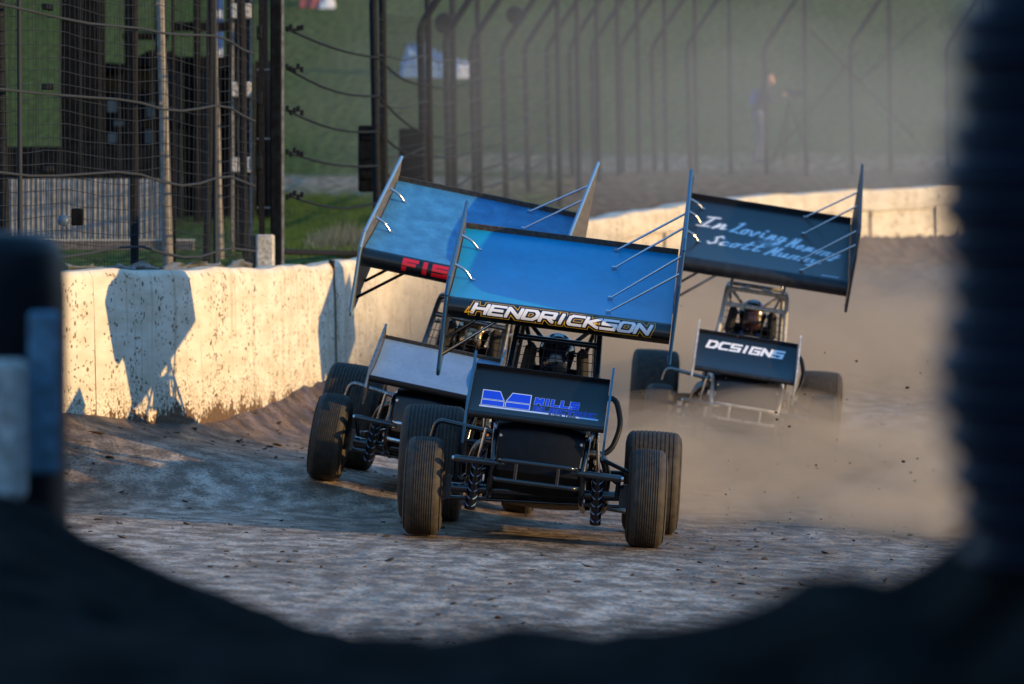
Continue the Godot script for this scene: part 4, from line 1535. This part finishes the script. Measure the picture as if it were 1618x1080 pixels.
		if prev.size() > 0:
			for r in 5:
				mb = MB.new()
				var y := 0.25 + r * 0.55
				mb.tube([prev[0] + Vector3(0, y, 0), (prev[0] + foot) * 0.5 + Vector3(0, y - 0.06, 0), foot + Vector3(0, y, 0)], 0.008, 4, -1.0, false)
				part("wire", mb, M.wire, ff)
			mb = MB.new()
			for r in 22:
				var y := 0.1 + r * 0.13
				mb.tube([prev[0] + Vector3(0, y, 0), foot + Vector3(0, y, 0)], 0.003, 3, -1.0, false)
			var cntv := int((foot - prev[0]).length() / 0.22)
			for i in cntv:
				var s: Vector3 = prev[0].lerp(foot, (i + 0.5) / cntv)
				mb.tube([s, s + Vector3(0, 2.9, 0)], 0.003, 3, -1.0, false)
			var mw := part("mesh_wire", mb, M.wire, ff)
			mw.set_meta("kind", "stuff")
		prev = [foot]
	# diagonal stays of the last bays
	for q in [[Vector3(5.9, 6.6, -82.6), Vector3(8.0, 4.5, -83.2)], [Vector3(5.0, 3.9, -82.0), Vector3(6.9, 6.2, -82.9)], [Vector3(6.9, 5.6, -82.6), Vector3(8.3, 6.9, -83.4)]]:
		mb = MB.new()
		mb.tube([q[0], q[1]], 0.022, 6)
		part("stay", mb, M.post, ff)
	# two dark panels hung on the first posts, dark lamps higher up
	for q in [[-1.53, 45.4, 3.03, 0.27, 0.72, "left"], [-1.18, 50.4, 3.19, 0.36, 0.68, "right"]]:
		mb = MB.new()
		mb.cbox(Vector3(q[0], q[2], -q[1] + 0.25), Vector3(q[3], q[4], 0.06), 0.02)
		mb.box(Vector3(q[0], q[2] + q[4] * 0.3, -q[1] + 0.29), Vector3(q[3] * 0.96, 0.02, 0.02))
		mb.box(Vector3(q[0], q[2] - q[4] * 0.3, -q[1] + 0.29), Vector3(q[3] * 0.96, 0.02, 0.02))
		solo("hanging_panel", mb, M.dark_board, "dark rectangular panel hanging on the fence, the %s of two" % q[5], "panel", "dark panels on the fence")
	for q in [[-0.88, 54.5, 5.05], [0.04, 62.5, 5.65]]:
		mb = MB.new()
		mb.lathe([Vector2(-0.1, 0.0), Vector2(-0.1, 0.09), Vector2(-0.04, 0.13), Vector2(0.06, 0.13), Vector2(0.09, 0.05), Vector2(0.09, 0.0)], Basis(Vector3.RIGHT, Vector3(0, -0.3, 1).normalized(), Vector3(0, 1, 0.3).normalized()), Vector3(q[0], q[2], -q[1] + 0.15), 14, true)
		solo("lamp_housing", mb, M.dark_board, "unlit round dark lamp housing high on the fence, %s the pale tarp" % ("above" if q[1] < 60.0 else "to the right of"), "lamp", "lamp housings on the fence")

func build_background() -> void:
	# dark timber scoring stand behind the near fence
	var st := thing("timber_stand", "dark timber viewing stand with posts and beams behind the wire fence", "stand")
	var mb := MB.new()
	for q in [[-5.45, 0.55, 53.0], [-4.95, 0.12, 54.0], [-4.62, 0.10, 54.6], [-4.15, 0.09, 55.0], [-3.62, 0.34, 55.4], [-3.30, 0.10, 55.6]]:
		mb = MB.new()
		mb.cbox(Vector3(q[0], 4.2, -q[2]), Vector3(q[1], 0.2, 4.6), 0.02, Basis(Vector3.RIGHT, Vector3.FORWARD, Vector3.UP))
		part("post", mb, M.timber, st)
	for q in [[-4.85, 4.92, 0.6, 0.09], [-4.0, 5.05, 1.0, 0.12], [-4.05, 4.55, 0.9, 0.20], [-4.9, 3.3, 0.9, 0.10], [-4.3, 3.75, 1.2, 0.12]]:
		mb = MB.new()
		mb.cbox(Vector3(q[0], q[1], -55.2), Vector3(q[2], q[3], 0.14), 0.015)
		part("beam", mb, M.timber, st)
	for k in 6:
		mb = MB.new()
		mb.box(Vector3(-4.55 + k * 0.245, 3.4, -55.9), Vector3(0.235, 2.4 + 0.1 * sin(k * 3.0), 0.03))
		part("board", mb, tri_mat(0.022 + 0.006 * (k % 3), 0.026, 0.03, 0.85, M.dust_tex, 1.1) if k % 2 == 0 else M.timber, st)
	var hut := thing("dark_hut", "low dark hut with a sloping roof and small windows left of the pale pole", "hut")
	mb = MB.new()
	mb.box(Vector3(-5.15, 3.35, -57.2), Vector3(0.95, 2.4, 1.2))
	part("wall", mb, M.dark_board, hut)
	mb = MB.new()
	mb.plate([Vector2(-0.55, 0.0), Vector2(0.55, 0.12), Vector2(0.55, 0.28), Vector2(0.25, 0.30), Vector2(-0.1, 0.12), Vector2(-0.55, 0.14)], Basis.IDENTITY, Vector3(-5.15, 4.5, -57.1), 1.5)
	part("roof", mb, M.timber, hut)
	for q in [[-5.42, 4.05, 0.13, 0.16], [-5.42, 3.62, 0.12, 0.13], [-4.9, 4.0, 0.12, 0.2], [-4.92, 3.65, 0.12, 0.2], [-5.3, 3.82, 0.2, 0.07]]:
		mb = MB.new()
		mb.box(Vector3(q[0], q[1], -56.58), Vector3(q[2], q[3], 0.03))
		part("window", mb, M.pane, hut)
	# corrugated sheet fence with a dark board above
	var cs := thing("corrugated_fence", "pale grey corrugated metal sheet fence low behind the wire fence", "fence")
	for k in 5:
		mb = MB.new()
		var g := []
		for i in 25:
			var x := -6.35 + k * 0.44 + i * 0.44 / 24.0
			var z := -50.0 + 0.018 * sin(TAU * x / 0.062)
			g.append([Vector3(x, 2.22 - 0.03 * k, z), Vector3(x, 2.92, z)])
		mb.grid(g, true, false)
		part("sheet", mb, M.galv, cs)
	mb = MB.new()
	mb.cbox(Vector3(-5.15, 3.12, -50.4), Vector3(2.0, 0.40, 0.05), 0.01)
	solo("dark_boarding", mb, M.dark_board, "dark horizontal boarding above the corrugated sheets", "board")
	mb = MB.new()
	mb.cbox(Vector3(-6.07, 3.1, -49.6), Vector3(0.05, 0.42, 0.05), 0.01)
	solo("white_marker", mb, M.tarp_white, "narrow white marker board at the left edge of the view", "marker")
	mb = MB.new()
	mb.cbox(Vector3(-5.2, 1.98, -46.0), Vector3(3.4, 0.34, 0.12), 0.02)
	var low := solo("low_kerb", mb, M.grey, "low grey kerb wall with a white painted top behind the fence", "wall")
	mb = MB.new()
	mb.box(Vector3(-5.2, 2.156, -46.0), Vector3(3.4, 0.012, 0.13))
	part("painted_top", mb, M.tarp_white, low)
	# pale wooden poles
	for q in [[-3.56, 42.0, 0.045, 0.0, "nearer the left"], [-3.17, 44.0, 0.034, -0.05, "right of the other pale pole"]]:
		mb = MB.new()
		mb.tube([Vector3(q[0] + 0.10, 1.6, -q[1]), Vector3(q[0] + 0.06, 3.2, -q[1]), Vector3(q[0], 5.2, -q[1])], q[2] * 1.25, 10, q[2] * 0.85)
		for k in 6:
			mb.box(Vector3(q[0] + 0.085 - 0.016 * k, 2.0 + k * 0.5, -q[1] + q[2]), Vector3(q[2] * 1.2, 0.02, 0.03))
		solo("pole", mb, M.pole, "tall pale grey pole behind the wire fence, %s" % q[4], "pole", "pale poles behind the fence")
	mb = MB.new()
	mb.tube([Vector3(-3.42, 1.7, -42.3), Vector3(-3.44, 5.0, -42.3)], 0.018, 8)
	solo("thin_pole", mb, M.rust, "thin brown pole close beside the larger pale pole", "pole")
	var bn := thing("banner", "blue banner with a white and brown patch hung between the stand's posts", "banner")
	mb = MB.new()
	mb.cbox(Vector3(-4.14, 5.25, -58.5), Vector3(0.17, 1.25, 0.03), 0.004)
	part("cloth", mb, M.banner, bn)
	mb = MB.new()
	mb.plate([Vector2(-0.07, -0.1), Vector2(0.07, -0.14), Vector2(0.07, 0.10), Vector2(0.01, 0.05), Vector2(-0.04, 0.0)], Basis.IDENTITY, Vector3(-4.13, 4.85, -58.48), 0.01)
	part("printed_patch", mb, M.tarp_white, bn)
	mb = MB.new()
	mb.plate([Vector2(-0.05, -0.04), Vector2(0.05, -0.06), Vector2(0.04, 0.06), Vector2(-0.03, 0.05)], Basis.IDENTITY, Vector3(-4.11, 5.42, -58.48), 0.01)
	part("printed_patch", mb, M.tarp_white, bn)
	# small round blue-grey lamp and box on the near post
	var gd := thing("warning_light", "unlit round blue-grey warning light with a dark box on the fence post", "light")
	mb = MB.new()
	mb.lathe([Vector2(-0.05, 0.0), Vector2(-0.045, 0.025), Vector2(-0.02, 0.045), Vector2(0.01, 0.045), Vector2(0.03, 0.03), Vector2(0.035, 0.001)], Basis(Vector3.RIGHT, Vector3(0, 0, 1), Vector3(0, -1, 0)), Vector3(-3.40, 2.19, -31.6), 16)
	part("lens", mb, M.lens, gd)
	mb = MB.new()
	mb.cbox(Vector3(-3.30, 2.22, -31.65), Vector3(0.09, 0.13, 0.07), 0.01)
	part("box", mb, M.dark_board, gd)
	# tarps on the hill
	for q in [[-1.75, 6.15, 101.0, 1.75, 0.75, "tarp_white", "pale white and blue crumpled tarp heap on the grassy hill"], [-5.4, 7.6, 116.0, 0.9, 0.6, "tarp_red", "red and white cloth heap high on the grassy hill"]]:
		var tp := thing("tarp_heap", q[6], "tarp", Transform3D(Basis.IDENTITY, Vector3(q[0], ground_height(q[0], q[2]) - 0.15, -q[2])))
		for s in 3:
			var g := []
			for i in 17:
				var row := []
				for j in 13:
					var u := i / 16.0 * 2.0 - 1.0
					var v := j / 12.0 * 2.0 - 1.0
					var hh: float = q[4] * pow(maxf(0.0, 1.0 - u * u), 0.4) * pow(maxf(0.0, 1.0 - v * v), 0.4) * (1.0 + 0.6 * n_fine.get_noise_2d(i * 9.0 + s * 50, j * 9.0))
					row.append(Vector3((u * 0.5 + (s - 1.0) * 0.62) * q[3] * 0.5, hh * (1.1 - 0.25 * s), v * 0.5 + 0.1 * s))
				g.append(row)
			mb = MB.new()
			mb.grid(g, true, true)
			part("folded_cloth", mb, (M.tarp_blue if q[5] == "tarp_white" else M.tarp_red) if s != 2 else M.tarp_white, tp)
	# dry straw clump behind the rail
	mb = MB.new()
	for k in 900:
		var a := rng.randf() * TAU
		var r := sqrt(rng.randf()) * 0.42
		var px := -1.86 + cos(a) * r
		var pz := 46.0 + sin(a) * r * 1.5
		var p := Vector3(px, ground_height(px, pz) - 0.02, -pz)
		var tip := p + Vector3(rng.randf_range(-0.12, 0.12), rng.randf_range(0.10, 0.34) * (1.1 - r * 1.6) + 0.06, rng.randf_range(-0.1, 0.1))
		var s := Vector3(0.009, 0, 0.003)
		mb.tri(p - s, p + s, tip)
	var stw := solo("straw_clump", mb, M.straw, "clump of dry straw-coloured grass behind the rusty rail", "grass")
	# tufts of grass on the bank behind the gate
	mb = MB.new()
	for k in 9000:
		var d := rng.randf_range(44.0, 62.0)
		var x := rng.randf_range(-3.4, -0.7) * d / 46.0 + 0.3
		if wall_off(x, d) > -0.4:
			continue
		var p := Vector3(x, ground_height(x, d) - 0.01, -d)
		var s := Vector3(0.008, 0, 0.0)
		mb.tri(p - s, p + s, p + Vector3(rng.randf_range(-0.03, 0.03), rng.randf_range(0.04, 0.12), 0.02))
	var gr := part("grass", mb, mat(0.075, 0.145, 0.03, 0.8), self)
	gr.set_meta("kind", "stuff")
	gr.set_meta("label", "short green grass on the bank behind the gate")
	gr.set_meta("category", "grass")
	photographer()

func photographer() -> void:
	var y := ground_height(5.05, 84.5)
	var who := thing("person", "photographer in a dark jacket bending to a camera tripod behind the far fence", "person", Transform3D(Basis.IDENTITY, Vector3(5.0, y, -84.5)))
	var legs := []
	var top := []
	for s in [-1, 1]:
		legs.append([Vector3(s * 0.02, 0.95, s * 0.1), Vector3(0.04 + s * 0.03, 0.52, s * 0.11), 0.095, 0.065])
		legs.append([Vector3(0.04 + s * 0.03, 0.52, s * 0.11), Vector3(-0.02 + s * 0.05, 0.09, s * 0.12), 0.065, 0.045])
		legs.append([Vector3(-0.02 + s * 0.05, 0.06, s * 0.12), Vector3(0.15 + s * 0.05, 0.045, s * 0.12), 0.05, 0.04])
	legs.append([Vector3(0, 0.95, -0.09), Vector3(0, 0.95, 0.09), 0.12, 0.12])
	top.append([Vector3(0, 0.98, 0), Vector3(0.06, 1.25, 0), 0.15, 0.155])
	top.append([Vector3(0.06, 1.25, 0), Vector3(0.14, 1.48, 0), 0.155, 0.13])
	top.append([Vector3(0.14, 1.50, -0.17), Vector3(0.14, 1.50, 0.17), 0.08, 0.08])
	var hands := []
	for s in [-1, 1]:
		top.append([Vector3(0.14, 1.49, s * 0.19), Vector3(0.26, 1.24, s * 0.25), 0.065, 0.052])
		top.append([Vector3(0.26, 1.24, s * 0.25), Vector3(0.46, 1.36, s * 0.10), 0.05, 0.038])
		hands.append_array(hand_bones(Vector3(0.46, 1.36, s * 0.10), Vector3(0.95, 0.3, -s * 0.2).normalized(), Vector3(0.1, -0.2, -s).normalized(), Vector3(-0.2, 1, 0).normalized(), 0.9))
	part("trousers", body_mesh(legs, 0.022, 0.03), M.jeans, who)
	part("jacket", body_mesh(top, 0.022, 0.03), M.jacket, who)
	part("hands", body_mesh(hands, 0.008, 0.008), M.skin, who)
	var head := body_mesh([[Vector3(0.16, 1.52, 0), Vector3(0.20, 1.62, 0), 0.055, 0.05], [Vector3(0.21, 1.73, 0), Vector3(0.225, 1.69, 0), 0.098, 0.09], [Vector3(0.24, 1.64, 0), Vector3(0.28, 1.62, 0), 0.06, 0.045], [Vector3(0.315, 1.69, 0), Vector3(0.325, 1.67, 0), 0.014, 0.016], [Vector3(0.21, 1.68, -0.095), Vector3(0.21, 1.68, 0.095), 0.02, 0.02]], 0.012, 0.02)
	part("head", head, M.skin, who)
	part("hair", body_mesh([[Vector3(0.17, 1.75, 0), Vector3(0.20, 1.77, 0), 0.092, 0.085]], 0.016, 0.01), M.rust, who)
	var mb := MB.new()
	mb.cbox(Vector3(-0.11, 1.32, 0), Vector3(0.12, 0.34, 0.26), 0.03, Basis(Vector3(0, 0, 1), -0.25))
	solo("backpack", mb, M.banner, "blue backpack on the photographer behind the far fence", "bag", "", who.transform)
	var tp := thing("camera_tripod", "camera on a splayed tripod beside the photographer at the far fence", "tripod", Transform3D(Basis.IDENTITY, Vector3(5.62, y, -84.5)))
	for k in 3:
		mb = MB.new()
		var a := TAU * k / 3.0 + 0.3
		mb.tube([Vector3(0, 1.25, 0), Vector3(cos(a) * 0.42, 0.0, sin(a) * 0.42)], 0.02, 8, 0.013)
		part("leg", mb, M.dark_board, tp)
	mb = MB.new()
	mb.cbox(Vector3(0, 1.42, 0), Vector3(0.16, 0.14, 0.14), 0.02)
	var cam := part("camera_body", mb, M.dark_board, tp)
	mb = MB.new()
	mb.tube([Vector3(0.08, 1.42, 0), Vector3(0.34, 1.41, 0.03)], 0.05, 12, 0.062)
	part("lens", mb, M.dark_board, cam)

func build_foreground() -> void:
	# ribbed pipe standing at the right edge, very near the lens
	var prof := []
	for k in 260:
		var y := k / 259.0 * 0.86
		var r := 0.165 + 0.018 * sin(PI * clampf(y / 0.8, 0.0, 1.0)) - 0.03 * smoothstep(0.68, 0.74, y) - 0.05 * smoothstep(0.16, 0.0, y)
		r += 0.010 * sin(TAU * y / 0.046) + 0.008 * sin(TAU * y / 0.23 + 0.6)
		prof.append(Vector2(y, r))
	var mb := MB.new()
	mb.lathe(prof, Basis(Vector3(0, 0, 1), -0.02), Vector3(0.69, 1.40, -5.0), 40)
	solo("ribbed_pipe", mb, M.pipe, "dark navy ribbed plastic pipe standing upright at the right edge", "pipe")
	# padded post, blue strip painted as its sky reflection, and block on the left bank
	mb = MB.new()
	var pr := [Vector2(0.0, 0.235), Vector2(0.55, 0.235), Vector2(0.72, 0.235), Vector2(0.82, 0.228), Vector2(0.865, 0.205), Vector2(0.885, 0.16), Vector2(0.89, 0.0)]
	mb.lathe(pr, Basis.IDENTITY, Vector3(-1.41, 1.02, -11.0), 32)
	solo("rubber_bollard", mb, M.black, "black rubber bollard with a rounded top at the left edge", "bollard")
	mb = MB.new()
	mb.cbox(Vector3(-1.204, 1.49, -10.72), Vector3(0.08, 0.42, 0.03), 0.008)
	solo("blue_plank", mb, M.sky_glint, "narrow blue strip standing in for sky reflection on the black bollard at the left edge", "sky_glint")
	mb = MB.new()
	mb.cbox(Vector3(-1.335, 1.40, -10.55), Vector3(0.20, 0.36, 0.16), 0.015)
	solo("pale_block", mb, M.block, "pale grey block in front of the black bollard at the left edge", "block")
	# unseen board fence added right of the photographer to shade the near bank
	var bf := thing("added_shade_fence", "tall dark board fence added unseen right of the view to shade the near bank", "fence")
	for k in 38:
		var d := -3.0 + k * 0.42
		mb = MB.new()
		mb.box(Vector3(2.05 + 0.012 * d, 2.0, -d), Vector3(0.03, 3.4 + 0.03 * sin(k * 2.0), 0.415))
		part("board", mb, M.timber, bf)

func build_dust() -> void:
	var cloud := Node3D.new()
	cloud.name = "dust_cloud"
	cloud.set_meta("kind", "stuff")
	cloud.set_meta("label", "tan dust cloud thrown up behind the cars")
	cloud.set_meta("category", "dust")
	add_child(cloud)
	var list := []
	var dr := RandomNumberGenerator.new()
	dr.seed = 77
	# low rolling dust behind the lead car, in front of and round the third car
	for k in 70:
		var t := (k + 0.5) / 70.0
		var d := lerpf(31.0, 37.6, t)
		var x := lerpf(1.0, 3.5 + t * 1.1, dr.randf())
		var s := lerpf(0.40, 0.95, t) * dr.randf_range(0.7, 1.35)
		list.append([Vector3(x, track_plain(x, d) + s * dr.randf_range(0.0, 0.40), -d), Vector3(s * 1.8, s * 1.0, s * 1.8), 0.20])
	for k in 26:
		var d := dr.randf_range(40.5, 52.0)
		var x := dr.randf_range(-1.0, 6.0) * d / 46.0
		var s := dr.randf_range(1.2, 2.4)
		list.append([Vector3(x, track_plain(x, d) + s * 0.2, -d), Vector3(s * 2.0, s * 1.1, s * 1.8), 0.09])
	# thin high haze hanging over the turn and drifting beyond the gate
	for k in 20:
		var d := dr.randf_range(47.0, 72.0)
		var x := lerpf(-0.6, 8.0, (k + dr.randf()) / 20.0) * d / 56.0
		list.append([Vector3(x, dr.randf_range(1.8, 5.0), -d), Vector3(dr.randf_range(5, 9), dr.randf_range(2.5, 5.0), dr.randf_range(6, 10)), 0.006])
	for q in list:
		var f := FogVolume.new()
		f.name = "dust_puff"
		f.shape = RenderingServer.FOG_VOLUME_SHAPE_ELLIPSOID
		f.size = q[1]
		f.position = q[0]
		var fm := FogMaterial.new()
		fm.albedo = Color(0.95, 0.865, 0.755) if q[2] > 0.05 else Color(0.92, 0.92, 0.90)
		fm.density = q[2]
		f.material = fm
		cloud.add_child(f, true)

func car_xf(x: float, d: float, yaw: float) -> Transform3D:
	var yr := deg_to_rad(yaw)
	var rx := x + sin(yr) * 2.2
	var rd := d + cos(yr) * 2.2
	var a := Vector3(x, track_plain(x, d), -d)
	var b := Vector3(rx, track_plain(rx, rd), -rd)
	var s := (curve(BANK, d) + curve(BANK, rd)) * 0.5
	var zz := (a - b).normalized()
	var xx := Vector3(1, -s, 0)
	var yy := zz.cross(xx).normalized()
	xx = yy.cross(zz).normalized()
	return Transform3D(Basis(xx, yy, zz), a)

func _ready() -> void:
	rng.seed = 20240
	var cam := Camera3D.new()
	cam.name = "camera"
	cam.position = Vector3(0, 1.8, 0)
	cam.rotation = Vector3(-0.01672, 0, 0)
	cam.near = 0.3
	cam.far = 1000.0
	var look := CameraAttributesPhysical.new()
	look.frustum_focal_length = 146.2
	look.frustum_focus_distance = 28.3
	look.frustum_near = 0.3
	look.frustum_far = 1000.0
	look.exposure_aperture = 2.7
	look.auto_exposure_enabled = false
	cam.attributes = look
	cam.fov = 9.383
	add_child(cam)
	cam.current = true
	var env := Environment.new()
	env.background_mode = Environment.BG_SKY
	var sm := ProceduralSkyMaterial.new()
	sm.sky_top_color = Color(0.32, 0.58, 0.82)
	sm.sky_horizon_color = Color(0.74, 0.79, 0.83)
	sm.sky_curve = 0.18
	sm.ground_bottom_color = Color(0.22, 0.19, 0.15)
	sm.ground_horizon_color = Color(0.45, 0.42, 0.38)
	sm.sun_angle_max = 12.0
	sm.sky_energy_multiplier = 1.0
	var sky := Sky.new()
	sky.sky_material = sm
	env.sky = sky
	env.tonemap_mode = Environment.TONE_MAPPER_LINEAR
	env.tonemap_exposure = 1.45
	env.sdfgi_enabled = true
	env.ssao_enabled = true
	env.ssil_enabled = true
	env.volumetric_fog_enabled = true
	env.volumetric_fog_density = 0.0
	var we := WorldEnvironment.new()
	we.environment = env
	add_child(we)
	var sun := DirectionalLight3D.new()
	sun.name = "sun"
	sun.light_energy = 1.15
	sun.light_color = Color(1.0, 0.83, 0.56)
	sun.light_angular_distance = 0.6
	sun.shadow_enabled = true
	add_child(sun)
	sun.look_at_from_position(Vector3(0.91, 0.19, 0.36) * 50.0, Vector3.ZERO)
	n_big = noise(1, 0.03)
	n_mid = noise(2, 0.08)
	n_fine = noise(5, 0.05)
	make_materials()
	build_ground()
	build_bank()
	build_wall()
	build_fence()
	build_background()
	build_foreground()
	make_car({"label": "lead sprint car with a deep blue top wing and black front wing", "xf": car_xf(0.137, 28.0, 1.5), "roll": 4.0, "steer": 1.0, "rim": M.black, "frame": M.tube_black, "cage": M.tube_black, "body": M.navy, "cowl": M.black_gloss, "side": M.navy, "bumper": M.tube_black, "nerf": M.tube_black,
		"front_print": M.front1, "front_under": M.black, "front_edge": M.black_gloss, "front_lip": M.black, "front_plate": M.blue_edge, "wing": M.blue, "wing_under": M.grey, "nose": M.nose1, "lip": M.lip, "board": M.grey, "flange": M.blue_edge, "wing_angle": 21.5, "wing_y": 1.50, "right_hi": 0.66,
		"braces": [[-1.38], [-1.08], [-0.48], [-0.13]], "left_braces": [-1.12, -0.52], "brace": M.chrome, "lower_brace": M.chrome, "helmet": M.helmet, "driver": "driver in a dark blue helmet strapped in the lead car"})
	make_car({"label": "sprint car with a dusty light blue wing and silver front wing nearest the wall", "xf": car_xf(-0.70, 31.6, 5.0), "roll": 2.5, "rear_x": -0.08, "steer": 2.0, "rim": M.black, "frame": M.tube_black, "cage": M.steel, "body": M.black_gloss, "cowl": M.black, "side": M.black_gloss, "bumper": M.chrome, "nerf": M.steel,
		"front_print": M.alu, "front_under": M.black, "front_edge": M.black, "front_lip": M.lip, "front_plate": M.steel, "wing": M.blue2, "wing_under": M.grey, "nose": M.nose2, "lip": M.lip, "board": M.grey, "flange": M.pale_blue, "wing_angle": 24.5, "wing_y": 1.68, "wing_x": -0.12, "right_hi": 0.51,
		"braces": [[-1.38], [-1.08]], "left_braces": [-1.12, -0.52], "brace": M.chrome, "lower_brace": M.rust, "helmet": M.visor, "driver": "driver in a gold-tinted helmet strapped in the car by the wall"})
	make_car({"label": "black winged sprint car with white edges trailing in the dust", "xf": car_xf(2.06, 38.0, 2.0), "roll": 5.0, "steer": 1.0, "rim": M.black, "frame": M.white, "cage": M.white, "body": M.charcoal, "cowl": M.white, "cowl_panel": true, "side": M.charcoal, "bumper": M.white, "nerf": M.steel,
		"front_print": M.front3, "front_under": M.black, "front_edge": M.charcoal, "front_lip": M.charcoal, "front_plate": M.white, "wing": M.wing3, "wing_under": M.grey, "nose": M.charcoal, "lip": M.charcoal, "board": M.charcoal, "flange": M.charcoal, "wing_angle": 22.0, "wing_y": 1.68, "wing_x": 0.03, "right_hi": 0.60,
		"braces": [[-1.38], [-1.05], [-0.45], [-0.13]], "left_braces": [-1.25, -0.95, -0.5], "brace": M.chrome, "lower_brace": M.chrome, "helmet": M.helmet_red, "driver": "driver in a red and dark helmet strapped in the black dusty car"})
	scatter_clods()
	build_dust()
